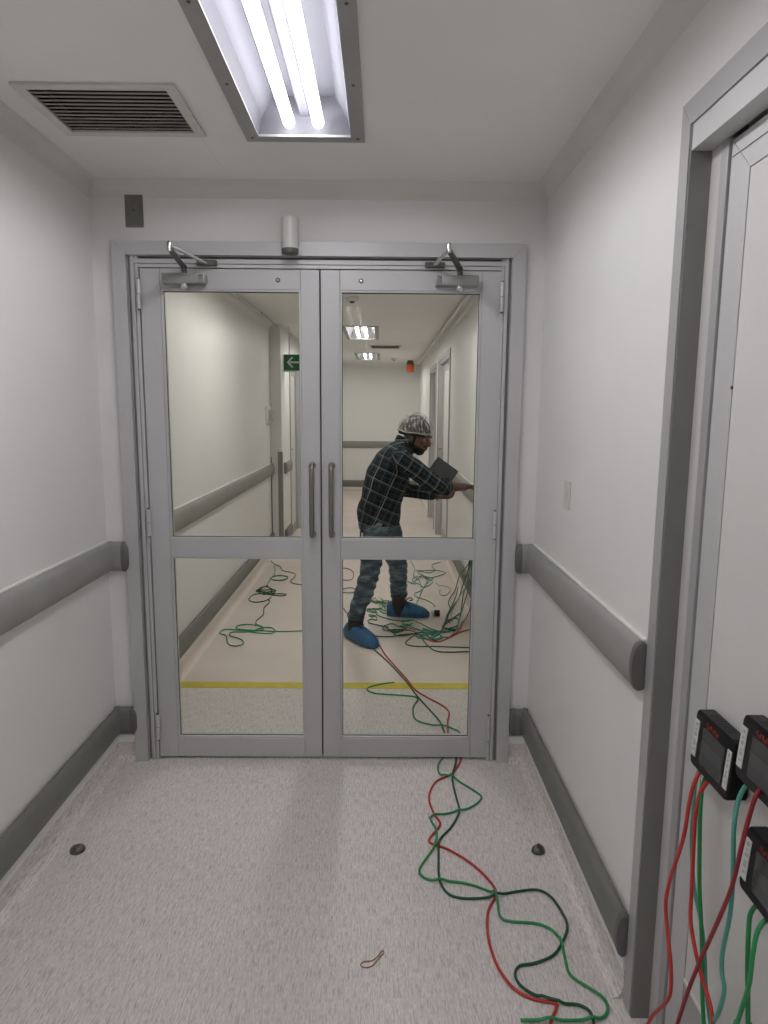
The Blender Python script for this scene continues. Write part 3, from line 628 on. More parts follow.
# ------------------------------------------------------------------ loggers
def logger(loc, rz, label):
    """front faces -x, width along y (local 0 = far end, -.16 = near end)"""
    root = thing('data_logger', loc, label, 'data logger', 'black data loggers with plug-in cables')
    W, H, D = .158, .122, .042
    def part(b, nm, mt, par=root, sm=False):
        for v in b.bm.verts:
            if v.co.x < -.012: v.co.x += .009 * v.co.z / H          # the case leans back: thinner at the top
        o = b.build(nm, mt, None, sm); o.parent = par; return o
    b = MB(); pr = [(0, .012), (-.004, .003), (-.012, 0), (-W + .012, 0), (-W + .004, .003), (-W, .012), (-W, H - .012), (-W + .004, H - .003), (-W + .012, H), (-.012, H), (-.004, H - .003), (0, H - .012)]
    b.poly([(-D, y, z) for y, z in pr], (D - .002, 0, 0)); bmesh.ops.bevel(b.bm, geom=[e for e in b.bm.edges if all(abs(v.co.x + D) < 1e-6 for v in e.verts)], offset=.004, segments=2, affect='EDGES', profile=.5)
    body = part(b, 'case', 'logger_black', sm='auto')
    sc = part(MB().box(-D - .0012, -D + .001, -.128, -.040, .020, .096, .0006), 'screen', 'logger_screen')
    part(MB().box(-D - .0018, -D - .001, -.126, -.042, .046, .070), 'display_band', 'logger_screen_band', sc)
    for y0, y1 in ((-.022, -.004), (-.152, -.137)):
        lb = part(MB().box(-D - .0015, -D + .0005, y0, y1, .022, .100), 'label', 'label_white')
        b = MB(); [b.box(-D - .0022, -D - .0012, y0 + .005, y1 - .006, z, z + .004 + .003 * (k % 2)) for k, z in enumerate((.034, .045, .054, .066, .078, .088))]; part(b, 'print', 'label_ink', lb)
    # red wordmark in block letters over the screen
    b = MB(); yy = -.048; zz = .1005
    for k in range(6):
        a = yy - k * .0085; b.box(-D - .0012, -D + .0005, a - .0065, a - .0045, zz, zz + .0095); b.box(-D - .0012, -D + .0005, a - .0045, a, zz + (.0 if k % 2 else .0075), zz + (.002 if k % 2 else .0095)); b.box(-D - .0012, -D + .0005, a - .0045, a - .001, zz + .0038, zz + .0056)
    part(b, 'wordmark', 'logger_red')
    for k in range(7): part(MB().box(-D + .006, -D + .026, -.046 - k * .012, -.040 - k * .012, H - .0005, H + .0012), 'top_slot', 'gasket')
    part(MB().box(-D + .002, -.004, -.145, -.012, H - .0002, H + .0008), 'top_plate', 'logger_edge')
    for k in range(4): part(MB().cyl((-.022, -.030 - k * .017, -.006), (-.022, -.030 - k * .017, .001), .0055, seg=12), 'socket', 'brass', sm='auto')
    root.rotation_euler.z = rz
    return root
logger((.7095, 1.357, .814), 0, 'black logger farthest left on the side door, both white labels in view')
logger((.7095, 1.182, .884), 0, 'black logger on the side door, cut by the right picture edge above')
logger((.7095, 1.137, .690), 0, 'black logger on the side door, lowest at the picture edge')
logger((XR2 - .0005, 4.60, 1.015), 0, 'black logger on the corridor wall above the rail by the person')

# ------------------------------------------------------------------ cables
CABLES = {
'red_near': ('red',0.0042,[(-0.006,4.407),(0.039,4.181),(0.096,3.992),(0.165,3.772),(0.203,3.629),(0.258,3.532),(0.335,3.425),(0.368,3.338),(0.348,3.213),(0.338,2.993),(0.378,2.887),(0.327,2.742),(0.244,2.663),(0.207,2.546),(0.218,2.438),(0.236,2.363),(0.187,2.264),(0.25,2.219),(0.318,2.15),(0.367,2.07),(0.387,1.996),(0.349,1.917),(0.332,1.821),(0.339,1.712),(0.369,1.633),(0.414,1.596),(0.472,1.581),(0.472,1.567),(0.448,1.526),(0.435,1.488)]),
'dark_near': ('dgreen',0.0042,[(-0.032,4.267),(0.029,4.125),(0.095,3.941),(0.163,3.726),(0.208,3.552),(0.265,3.374),(0.31,3.23),(0.324,3.096),(0.354,2.887),(0.318,2.694),(0.318,2.546),(0.319,2.452),(0.278,2.351),(0.226,2.268),(0.215,2.181),(0.208,2.06),(0.228,1.995),(0.27,1.972),(0.333,1.972),(0.385,1.983),(0.452,2.002),(0.524,2.011),(0.561,1.979),(0.577,1.918),(0.58,1.853),(0.549,1.792),(0.508,1.741),(0.45,1.713),(0.404,1.703),(0.385,1.672),(0.395,1.634),(0.435,1.6),(0.483,1.581),(0.533,1.576),(0.558,1.555),(0.556,1.51)]),
'light_near': ('lgreen',0.0042,[(0.09,3.725),(0.018,3.701),(-0.053,3.656),(-0.061,3.612),(-0.017,3.57),(0.087,3.551),(0.19,3.531),(0.213,3.491),(0.183,3.392),(0.185,3.264),(0.237,3.205),(0.343,3.162),(0.398,3.106),(0.372,2.965),(0.306,2.886),(0.268,2.807),(0.267,2.725),(0.321,2.688),(0.393,2.604),(0.42,2.547),(0.377,2.486),(0.319,2.452),(0.216,2.417),(0.203,2.4),(0.217,2.326),(0.21,2.246),(0.177,2.18),(0.143,2.108),(0.156,2.069),(0.195,2.054),(0.278,2.045),(0.34,2.019),(0.382,1.978),(0.382,1.893),(0.414,1.872),(0.485,1.864),(0.527,1.84),(0.542,1.799),(0.54,1.734),(0.539,1.673),(0.58,1.628),(0.607,1.597),(0.606,1.561),(0.577,1.535),(0.51,1.53),(0.429,1.53),(0.371,1.53)]),
't1': ('teal',0.004,[(0.326,6.96),(0.35,6.587),(0.325,6.295),(0.37,6.116),(0.367,5.783),(0.304,5.666),(0.314,5.555),(0.396,5.449),(0.437,5.346),(0.449,5.263)]),
't2': ('teal',0.004,[(0.359,6.537),(0.433,6.514),(0.516,6.531),(0.584,6.518),(0.644,6.422),(0.565,6.301),(0.447,6.207),(0.409,6.297),(0.372,6.439),(0.408,6.479),(0.484,6.418),(0.55,6.532),(0.536,6.643),(0.54,6.774),(0.588,6.856),(0.642,6.913)]),
't3': ('lgreen',0.004,[(0.403,6.391),(0.417,6.252),(0.443,6.14),(0.439,6.01)]),
'w1': ('beige',0.003,[(0.518,6.054),(0.536,5.949),(0.606,5.909),(0.625,5.789),(0.579,5.634),(0.527,5.615),(0.524,5.748),(0.537,5.787)]),
'dk1': ('dgreen',0.0042,[(0.638,4.315),(0.607,4.314),(0.375,4.333),(0.273,4.332),(0.204,4.353),(0.182,4.411),(0.245,4.557),(0.28,4.596),(0.298,4.485),(0.329,4.344),(0.397,4.234),(0.59,4.241),(0.629,4.246)]),
'rd1': ('dgreen',0.0042,[(-0.081,4.84),(-0.004,4.78),(0.057,4.733),(0.1,4.617),(0.167,4.653),(0.165,4.688),(0.108,4.668),(0.096,4.628),(0.128,4.55),(0.201,4.562),(0.285,4.62),(0.322,4.609),(0.355,4.485),(0.4,4.443)]),
'lg1': ('lgreen',0.0042,[(-0.013,5.023),(0.059,4.945),(0.136,4.895),(0.238,4.897),(0.164,4.862),(0.236,4.906),(0.294,4.85),(0.371,4.714),(0.433,4.65),(0.482,4.638),(0.528,4.677)]),
't4': ('teal',0.004,[(0.153,4.764),(0.213,4.779),(0.25,4.835),(0.203,4.752),(0.26,4.686),(0.334,4.661),(0.417,4.649),(0.387,4.585),(0.339,4.61),(0.391,4.535),(0.347,4.485),(0.422,4.611),(0.366,4.636),(0.312,4.713),(0.36,4.675),(0.42,4.586),(0.365,4.51)]),
't5': ('teal',0.004,[(0.171,4.82),(0.205,4.793),(0.269,4.699),(0.316,4.635),(0.39,4.623),(0.432,4.637),(0.503,4.677),(0.548,4.704)]),
'dg3': ('dgreen',0.0042,[(-0.312,5.68),(-0.232,5.681),(-0.09,5.848),(-0.07,5.736),(-0.09,5.568),(-0.075,5.441),(-0.031,5.365),(0.037,5.381),(0.105,5.352)]),
'lg3': ('lgreen',0.0042,[(-0.088,5.472),(-0.023,5.395),(0.045,5.336),(0.089,5.413),(0.037,5.427),(0.011,5.35),(0.007,5.203),(0.015,5.119),(0.052,5.064)]),
'lg4': ('lgreen',0.0042,[(-0.084,5.201),(-0.038,5.174),(-0.017,5.05),(-0.06,4.982),(-0.077,5.035),(-0.029,5.009),(-0.02,4.905),(-0.059,4.93),(-0.086,4.878)]),
'dg4': ('dgreen',0.0042,[(-0.282,5.197),(-0.246,5.059),(-0.22,4.927),(-0.17,4.729),(-0.091,4.569),(-0.021,4.537),(0.055,4.527),(0.127,4.539),(0.238,4.574),(0.283,4.597)]),
'rdl': ('red',0.0042,[(-0.389,6.608),(-0.357,6.6),(-0.298,6.556),(-0.251,6.404),(-0.252,6.177),(-0.288,6.117),(-0.331,6.116),(-0.361,6.135)]),
'dg5': ('dgreen',0.0042,[(-0.343,5.747),(-0.314,5.801),(-0.247,5.838),(-0.161,5.734)]),
'xt1': ('teal',0.004,[(0.333,4.494),(0.256,4.546),(0.337,4.588),(0.36,4.627),(0.307,4.54),(0.321,4.483),(0.311,4.536),(0.333,4.585),(0.409,4.572),(0.443,4.533),(0.377,4.48),(0.45,4.523),(0.386,4.463),(0.268,4.517),(0.544,4.672),(0.62,4.883)]),
'xt2': ('lgreen',0.004,[(0.173,4.675),(0.058,4.659),(0.027,4.721),(0.088,4.82),(0.143,4.751),(0.196,4.713),(0.11,4.631),(0.069,4.667),(0.063,4.733)]),
'xt3': ('teal',0.004,[(0.297,5.988),(0.25,6.11),(0.323,5.983),(0.329,6.113),(0.415,6.266),(0.448,6.177),(0.413,6.225),(0.491,6.071),(0.403,5.876),(0.358,5.989),(0.305,6.086),(0.342,6.224),(0.502,6.209),(0.427,6.004),(0.323,5.475),(0.297,5.298)]),
'xt4': ('dgreen',0.004,[(0.483,4.733),(0.537,4.645),(0.485,4.711),(0.46,4.749),(0.508,4.898),(0.593,4.966),(0.583,4.832),(0.552,4.754),(0.504,4.712),(0.545,4.659),(0.482,4.689),(0.48,4.792),(0.65,5.139)]),
'xt5': ('lgreen',0.004,[(0.013,5.508),(0.053,5.266),(-0.007,5.376),(0.025,5.315),(0.051,5.152),(-0.021,5.193),(-0.098,5.148),(-0.026,5.091),(-0.112,5.258),(-0.04,5.512),(-0.014,5.376),(0.026,5.322),(0.012,5.185),(-0.052,5.168)]),
'xw1': ('dgreen',0.004,[(0.472,4.739),(0.509,4.98),(0.589,5.304),(0.655,5.605),(0.702,5.871),(0.781,6.24)]),
'lp1': ('dgreen',0.004,[(-1.131,6.919),(-1.072,6.757),(-0.997,6.654),(-0.953,6.486),(-0.86,6.407),(-0.806,6.329),(-0.802,6.201),(-0.819,6.054),(-0.768,5.974),(-0.705,5.938),(-0.674,5.871),(-0.625,5.849)]),
'lp2': ('lgreen',0.0042,[(-1.064,6.71),(-1.015,6.43),(-1.003,6.273),(-1.015,6.196),(-0.964,6.263),(-0.876,6.25),(-0.868,6.15),(-0.928,6.099),(-1.005,6.132),(-1.009,6.232),(-0.943,6.284),(-0.857,6.2),(-0.89,6.086),(-0.976,6.098),(-1.016,6.161),(-1.011,6.097),(-1.008,5.931),(-0.993,5.841)]),
'lp3': ('dgreen',0.0042,[(-0.917,5.72),(-0.898,5.649),(-0.953,5.651),(-0.992,5.688),(-1.044,5.697),(-1.071,5.713),(-1.038,5.786),(-1.027,5.856),(-0.982,5.839),(-0.932,5.766),(-0.941,5.722),(-0.927,5.703),(-0.936,5.652),(-0.977,5.598),(-0.999,5.62),(-1.057,5.701),(-1.069,5.75),(-1.012,5.745),(-0.981,5.751),(-0.931,5.773),(-0.908,5.741),(-0.934,5.656),(-0.938,5.615),(-0.984,5.65),(-1.027,5.695),(-1.025,5.71),(-1.056,5.747),(-1.05,5.827),(-1.004,5.867),(-0.969,5.812),(-0.905,5.737),(-0.904,5.709),(-0.954,5.69),(-0.974,5.642),(-0.932,5.605),(-0.858,5.628),(-0.794,5.608),(-0.815,5.563),(-0.894,5.577),(-1.002,5.625),(-1.072,5.582),(-1.082,5.461),(-1.052,5.391),(-1.0,5.366),(-0.934,5.417),(-0.908,5.524),(-0.917,5.445),(-0.896,5.368),(-0.913,5.201),(-0.889,5.028),(-0.912,4.881),(-0.905,4.787)]),
'lp4': ('lgreen',0.0042,[(-0.905,4.787),(-0.848,4.737),(-0.829,4.678),(-0.852,4.649),(-0.927,4.653),(-1.005,4.675),(-1.033,4.719),(-1.006,4.77),(-0.931,4.778),(-0.858,4.737),(-0.829,4.69),(-0.876,4.631),(-0.981,4.646),(-1.096,4.665),(-1.124,4.607),(-1.105,4.565),(-1.06,4.524),(-1.018,4.378),(-0.967,4.323),(-0.919,4.341),(-0.913,4.393),(-0.947,4.458),(-1.028,4.524),(-1.046,4.566),(-1.028,4.608),(-0.92,4.619),(-0.843,4.707),(-0.778,4.708),(-0.749,4.671),(-0.735,4.628),(-0.758,4.585),(-0.822,4.583),(-0.92,4.619),(-0.832,4.64),(-0.737,4.628),(-0.645,4.629),(-0.538,4.645),(-0.482,4.655)]),
'wc1': ('dgreen',0.0042,[(0.67,4.905,0.62),(0.67,4.95,0.442),(0.67,5.507,0.207),(0.66,5.734,0.015),(0.573,5.418,0.0),(0.563,5.185,-0.0),(0.519,4.969,0.0),(0.528,4.84,0.0)]),
'wc2': ('teal',0.0042,[(0.66,4.78,0.644),(0.66,4.812,0.464),(0.665,5.012,0.255),(0.655,5.349,0.069),(0.582,5.185,0.0),(0.56,5.06,0.0),(0.546,4.883,0.0)]),
'wc3': ('lgreen',0.0042,[(0.655,4.711,0.621),(0.655,4.696,0.457),(0.655,4.754,0.365),(0.65,5.056,0.179),(0.64,5.123,0.0),(0.57,4.745,0.0),(0.52,4.677,-0.0)]),
'wc4': ('red',0.0042,[(0.65,4.629,0.53),(0.65,4.635,0.336),(0.645,4.615,0.206),(0.654,4.942,0.0),(0.58,4.692,0.0),(0.497,4.537,0.0),(0.423,4.531,0.0)]),
'wc5': ('red',0.0042,[(0.694,4.72,0.0),(0.652,4.693,-0.0),(0.583,4.639,0.0),(0.505,4.537,0.0),(0.423,4.439,0.0),(0.359,4.438,0.0),(0.316,4.509,0.0),(0.272,4.608,0.0),(0.217,4.672,0.0),(0.15,4.671,0.0)]),
'wc6': ('dgreen',0.0042,[(0.668,4.864,0.628),(0.668,4.935,0.417),(0.665,5.236,0.193),(0.655,5.46,0.006),(0.556,5.137,-0.0),(0.5,4.881,0.0),(0.431,4.604,0.0)]),
'wc7': ('teal',0.0042,[(0.662,4.874,0.626),(0.662,4.778,0.423),(0.66,4.896,0.243),(0.655,5.067,0.086),(0.616,4.982,0.0),(0.542,4.65,0.0),(0.461,4.478,0.0)]),
'h1': ('red',0.0042,[(0.69,1.331,0.818),(0.667,1.32,0.794),(0.655,1.315,0.745),(0.655,1.329,0.654),(0.655,1.371,0.531),(0.655,1.387,0.456),(0.655,1.369,0.4),(0.655,1.338,0.329),(0.655,1.334,0.271),(0.655,1.358,0.22),(0.655,1.407,0.144),(0.655,1.431,0.096),(0.655,1.46,0.041),(0.6,1.46,0.02),(0.56,1.4,0.006),(0.48,1.3,0.005)]),
'h2': ('red',0.0042,[(0.69,1.292,0.822),(0.674,1.307,0.774),(0.662,1.3,0.722),(0.662,1.295,0.629),(0.662,1.29,0.558),(0.662,1.285,0.496),(0.662,1.262,0.457),(0.662,1.237,0.43),(0.662,1.212,0.412),(0.662,1.182,0.393),(0.662,1.166,0.366),(0.662,1.157,0.346),(0.655,1.15,0.2),(0.63,1.16,0.02),(0.58,1.2,0.005),(0.5,1.15,0.005)]),
'h3': ('green',0.0042,[(0.69,1.311,0.819),(0.68,1.314,0.786),(0.668,1.293,0.743),(0.668,1.285,0.668),(0.668,1.271,0.581),(0.668,1.253,0.515),(0.668,1.236,0.44),(0.668,1.225,0.375),(0.668,1.21,0.321),(0.668,1.201,0.301),(0.667,1.18,0.15),(0.64,1.15,0.01),(0.55,1.1,0.005)]),
'h4': ('teal',0.0042,[(0.69,1.346,0.814),(0.692,1.369,0.762),(0.68,1.347,0.709),(0.68,1.341,0.629),(0.68,1.316,0.547),(0.68,1.275,0.496),(0.68,1.251,0.443),(0.68,1.236,0.382),(0.68,1.208,0.323),(0.68,1.199,0.303),(0.67,1.16,0.15),(0.65,1.12,0.01),(0.6,1.1,0.005)]),
'h5': ('teal',0.0042,[(0.69,1.151,0.901),(0.676,1.168,0.85),(0.664,1.159,0.798),(0.664,1.152,0.731),(0.664,1.146,0.677),(0.664,1.146,0.618),(0.664,1.159,0.531),(0.664,1.155,0.489),(0.664,1.142,0.464),(0.664,1.153,0.406),(0.664,1.17,0.362),(0.664,1.173,0.33),(0.655,1.16,0.12),(0.62,1.1,0.005),(0.55,1.0,0.005)]),
'h6': ('darkred',0.0042,[(0.69,1.114,0.904),(0.66,1.092,0.895),(0.648,1.087,0.858),(0.648,1.101,0.795),(0.648,1.121,0.696),(0.648,1.158,0.593),(0.648,1.209,0.463),(0.648,1.247,0.354),(0.648,1.277,0.253),(0.648,1.291,0.198),(0.6,1.3,0.03),(0.55,1.25,0.006),(0.45,1.1,0.005)]),
'h7': ('green',0.0042,[(0.69,1.092,0.696),(0.676,1.101,0.661),(0.664,1.083,0.634),(0.664,1.077,0.575),(0.664,1.068,0.526),(0.664,1.059,0.475),(0.664,1.053,0.448),(0.66,1.06,0.12),(0.63,1.02,0.008),(0.56,0.95,0.005)]),
'h8': ('lgreen',0.0042,[(0.69,1.07,0.679),(0.668,1.063,0.658),(0.656,1.052,0.619),(0.656,1.054,0.561),(0.656,1.068,0.498),(0.656,1.079,0.454),(0.656,1.086,0.42),(0.64,1.09,0.1),(0.6,1.05,0.008),(0.52,0.98,0.005)]),
}
CLAB = {
 'red_near': 'long red cable running under the double door across the grey floor',
 'dark_near': 'long dark green cable running under the double door across the grey floor',
 'light_near': 'long bright green cable looping under the double door across the grey floor',
 't1': 'thin teal cable winding down the corridor floor to the black plug', 't2': 'teal cable coiled loosely by the corridor right skirting', 't3': 'short green cable end beside the loose teal coil',
 'w1': 'thin beige wire curled on the floor near the right skirting', 'dk1': 'dark green cable with a sharp bend nearest the yellow tape', 'rd1': 'dark green cable looping between the two blue shoes',
 'lg1': 'green cable running in front of the farther blue shoe', 't4': 'teal cable tangled in a heap before the farther blue shoe', 't5': 'straighter teal cable beside the tangled teal heap',
 'dg3': 'dark green cable passing behind the nearer leg', 'lg3': 'bright green cable curled at the heel of the farther shoe', 'lg4': 'small green cable curl just behind the nearer ankle', 'dg4': 'dark green cable passing behind the nearer shoe',
 'rdl': 'red cable loop at the left edge of the lower right glass', 'dg5': 'dark green cable at left edge of the lower right glass, under the red loop',
 'xt1': 'teal cable heaped in the tangle by the farther shoe tip', 'xt2': 'green cable curls lying between the two shoes', 'xt3': 'teal curls farther down the corridor near the right wall', 'xt4': 'dark green curls at the foot of the right wall', 'xt5': 'green curls behind the nearer calf', 'xt6': 'dark green curls spread in front of the farther shoe', 'xw1': 'short dark green cable reaching from the tangle to the skirting',
 'wc6': 'second dark green cable hanging off the corridor right wall', 'wc7': 'second teal cable hanging off the corridor right wall',
 'lp1': 'farthest dark green cable zigzagging past the left door glass', 'lp2': 'green cable in a small flat coil, farthest coil in the left glass', 'lp3': 'dark green cable in a dense coil, middle one in the left glass', 'lp4': 'green cable in a wide flat coil nearest the yellow tape',
 'wc1': 'dark green cable hanging off the corridor wall, leftmost of those', 'wc2': 'teal cable hanging down the corridor right wall', 'wc3': 'bright green cable hanging down the corridor right wall', 'wc4': 'red cable hanging down the corridor right wall', 'wc5': 'red cable sweeping along the floor from the corridor right wall',
 'h1': 'leftmost red cable hanging from the logger over the door stop', 'h2': 'second red cable hanging from the left logger', 'h3': 'green cable hanging from the left logger on the side door', 'h4': 'teal cable hanging from the left logger on the side door',
 'h5': 'teal cable hanging from the logger at the right picture edge', 'h6': 'dark red cable slanting down left from the edge logger', 'h7': 'darker green cable hanging from the lowest logger', 'h8': 'brighter green cable hanging from the lowest logger'}
laid = []
def lay(pts2, r):
    """floor cables climb over the ones already lying there"""
    z = np.full(len(pts2), r + .0004); P = np.array(pts2)
    for Q, Z, rq in laid:
        d = np.linalg.norm(P[:, None, :] - Q[None, :, :], axis=2); j = d.argmin(1); near = d[np.arange(len(P)), j] < (r + rq) * 1.25
        z = np.where(near, np.maximum(z, Z[j] + rq + r * .9), z)
    z = np.minimum(z, .03)
    for _ in range(3):
        zz = z.copy(); zz[1:-1] = np.maximum(z[1:-1], .5 * (z[:-2] + z[2:]) * .9 + .1 * z[1:-1]); z = np.minimum(zz, .03) if False else np.maximum(z, .25 * np.roll(z, 1) + .5 * z + .25 * np.roll(z, -1))
    under = (P[:, 1] > 2.84) & (P[:, 1] < 3.02); z[under] = r + .0004
    laid.append((P, z, r)); return z
rnd = random.Random(3)
for key, (col, r, pts) in CABLES.items():
    if len(pts[0]) == 2:
        c = catmull([(x, y, 0) for x, y in pts], 7); z = lay([(q.x, q.y) for q in c], r); c = [Vector((q.x, q.y, zz)) for q, zz in zip(c, z)]
    else:
        c = catmull([(x, y, max(zz, r + .0005)) for x, y, zz in pts], 7); c = [Vector((q.x, q.y, max(q.z, r + .0005))) for q in c]
    seg = 8 if c[0].y < 3 or 'near' in key or key.startswith('h') else 6
    b = MB().loft([(q, r, r) for q in c], seg)
    o = b.build('cable', 'cable_' + col, None, True)
    tag(o, CLAB[key], 'cable', 'cables hanging from the side door loggers' if key.startswith('h') else 'cables in the corridor' if 'near' not in key else 'long cables on the near floor')

# ------------------------------------------------------------------ person
person = thing('person', (0, 4.68, 0), 'person in hairnet, dark plaid shirt, jeans and blue shoe covers leaning to the wall', 'person')
def remesh(b, name, voxel, smooth=3, disp=None):
    bmesh.ops.recalc_face_normals(b.bm, faces=b.bm.faces)
    me = bpy.data.meshes.new(name); b.bm.to_mesh(me); b.bm.free()
    o = bpy.data.objects.new(name, me); COL.objects.link(o)
    md = o.modifiers.new('r', 'REMESH'); md.mode = 'VOXEL'; md.voxel_size = voxel
    ms = o.modifiers.new('s', 'SMOOTH'); ms.iterations = smooth; ms.factor = .5
    dg = bpy.context.evaluated_depsgraph_get(); me2 = bpy.data.meshes.new_from_object(o.evaluated_get(dg)); bpy.data.objects.remove(o)
    if disp:
        n = len(me2.vertices); co = np.empty(n * 3); me2.vertices.foreach_get('co', co); co = co.reshape(-1, 3); no = np.empty(n * 3); me2.vertices.foreach_get('normal', no); no = no.reshape(-1, 3)
        co = co + no * disp(co)[:, None]; me2.vertices.foreach_set('co', co.ravel()); me2.update()
    me2.materials.clear(); return me2
V = Vector
# head frame: looking along the arm, down and a little to the near side
hf = V((.80, -.38, -.30)).normalized(); hs = hf.cross(V((.30, -.10, .9))).normalized(); hu = hs.cross(hf).normalized()   # hs: to the person's right (near) side
HR = Matrix((hf, hs, hu)).transposed()          # local (fwd, side, up) -> world
HC = V((.250, 4.69, 1.388))
def hp(f, s, u): return HC + HR @ V((f, s, u))
# limb joints
RS, RE, RW = V((.125, 4.505, 1.245)), V((.396, 4.590, 1.050)), V((.598, 4.755, 1.030))
LS, LE, LW = V((.130, 4.850, 1.240)), V((.185, 4.925, .985)), V((.420, 4.865, .955))
RH, RK, RA = V((-.008, 4.575, .80)), V((-.074, 4.500, .435)), V((-.165, 4.490, .115))
LH, LK, LA = V((.040, 4.755, .80)), V((.136, 4.890, .425)), V((.150, 5.022, .105))
SP = [(V((-.012, 4.66, .79)), .140, .178), (V((-.006, 4.66, .89)), .145, .176), (V((.020, 4.66, 1.0)), .150, .174), (V((.052, 4.665, 1.11)), .150, .182), (V((.092, 4.672, 1.21)), .132, .190), (V((.140, 4.68, 1.29)), .092, .150), (V((.172, 4.685, 1.335)), .062, .075)]

body = MB()
body.ell(HC + HR @ V((-.010, 0, .028)), (.098, .076, .090), HR, 24, 16)          # cranium
body.ell(hp(.030, 0, -.030), (.066, .062, .085), HR)                             # face
body.ell(hp(.052, 0, -.088), (.040, .040, .034), HR)                             # chin and jaw
for s in (-1, 1):
    body.ell(hp(.010, s * .048, -.062), (.048, .016, .030), HR)                   # jaw angle
    body.ell(hp(.070, s * .036, -.018), (.022, .024, .018), HR)                   # cheekbone
    body.ell(hp(.082, s * .027, .022), (.018, .028, .010), HR)                    # brow
    body.ell(hp(-.010, s * .078, -.010), (.020, .008, .032), HR)                  # ear
    body.ell(hp(.000, s * .082, -.030), (.010, .006, .012), HR)                   # ear lobe
body.loft([(hp(.088, 0, .012), .010, .010), (hp(.104, 0, -.012), .013, .012), (hp(.112, 0, -.026), .016, .017), (hp(.098, 0, -.034), .012, .014)], 12, dome=True)
body.ell(hp(.094, 0, -.058), (.012, .025, .0075), HR); body.ell(hp(.091, 0, -.069), (.012, .022, .008), HR)   # lips
body.loft([(hp(-.02, 0, -.05), .052, .054), (V((.185, 4.685, 1.325)), .056, .06), (V((.15, 4.68, 1.25)), .075, .09)], 16, dome=True)
body.loft([(p, a - .028, b_ - .028) for p, a, b_ in SP], 24, ref=(1, 0, 0))
def limb(b, pts, rad, seg=16): b.loft([(p, r, r) for p, r in zip(pts, rad)], seg, dome=True)
limb(body, [RS, (RS + RE) / 2, RE], [.052, .046, .040]); limb(body, [RE, RE.lerp(RW, .35), RW], [.041, .042, .028])
limb(body, [LS, (LS + LE) / 2, LE], [.052, .046, .040]); limb(body, [LE, LE.lerp(LW, .35), LW], [.040, .040, .028])
for a, k, e in ((RH, RK, RA), (LH, LK, LA)):
    limb(body, [a, a.lerp(k, .5), k], [.078, .066, .05]); limb(body, [k, k.lerp(e, .35), e], [.05, .052, .036])
def hand(b, W, d, up, side, curl, thumb_side, pose):
    """W wrist, d forearm direction, up = back of the hand, side = across the knuckles (towards the little finger)"""
    d, up = d.normalized(), up.normalized(); side = side.normalized()
    b.loft([(W - d * .01, .022, .028), (W + d * .03, .019, .038), (W + d * .065, .016, .043), (W + d * .088, .012, .041)], 16, ref=up, dome=True)
    for k, (off, ln) in enumerate(((-.031, .072), (-.0105, .082), (.0105, .077), (.031, .060))):
        p = W + d * .082 + side * off; pts = [p - d * .02, p]; q = d.copy(); ax = side
        ang = curl[k]
        for seg_i, fr_ in enumerate((.45, .32, .23)):
            q = (Matrix.Rotation(ang * (1 if seg_i else .8), 3, ax) @ q); pts.append(pts[-1] + q * ln * fr_)
        b.loft([(p_, r_, r_) for p_, r_ in zip(pts, (.0095, .0098, .0090, .0082, .0070))], 10, dome=True)
    t0 = W + d * .022 + side * (-.030) * thumb_side; td = (d * .75 - side * .62 * thumb_side - up * pose).normalized()
    t1 = t0 + td * .036; t2 = t1 + (d * .9 - side * .2 * thumb_side - up * pose).normalized() * .030; t3 = t2 + (d - up * pose * .8).normalized() * .022
    b.loft([(t0, .0125, .0125), (t1, .0115, .0115), (t2, .0100, .0100), (t3, .0075, .0075)], 10, dome=True)
dR = (RW - RE).normalized(); upR = (V((0, 0, 1)) - dR * dR.z).normalized(); sdR = dR.cross(upR)     # sdR points to the near side (little finger)
dRh = V((.66, .66, -.12)).normalized(); upRh = V((-.2, .1, 1)); upRh = (upRh - dRh * upRh.dot(dRh)).normalized(); sdRh = dRh.cross(upRh)     # hand laid on the rail against the wall
hand(body, RW + V((0, 0, .004)), dRh, upRh, sdRh, (-.12, -.14, -.16, -.2), 1, .1)
dL = (LW - LE).normalized(); upL = V((.25, .35, -.8)); upL = (upL - dL * upL.dot(dL)).normalized(); sdL = dL.cross(upL)
hand(body, LW, (dL * .9 + V((.1, -.1, .12))).normalized(), upL, sdL, (-.55, -.6, -.6, -.65), 1, .55)
me = remesh(body, 'body', .0055, 3)
n = len(me.polygons); cen = np.empty(n * 3); me.polygons.foreach_get('center', cen); cen = cen.reshape(-1, 3)
loc = (cen - np.array(HC)) @ np.array(HR)          # local head coords
f_, s_, u_ = loc.T
headmask = np.linalg.norm(loc, axis=1) < .17
jaw = headmask & (u_ < -.066 + .35 * np.clip(np.abs(s_) - .025, 0, .05)) & (u_ > -.14) & (f_ > -.012)
side = headmask & (np.abs(s_) > .042) & (f_ > .010) & (f_ < .026) & (u_ < .02) & (u_ > -.1)
must = headmask & (f_ > .085) & (u_ < -.040) & (u_ > -.052)
lips = headmask & (f_ > .094) & (np.abs(s_) < .022) & (u_ < -.053) & (u_ > -.078)
mi = np.zeros(n, int); mi[jaw | side | must] = 1; mi[lips] = 2
for k in ('skin', 'beard', 'lips'): me.materials.append(M[k])
me.polygons.foreach_set('material_index', mi.astype(np.int32))
link('body', me, None, person, True)
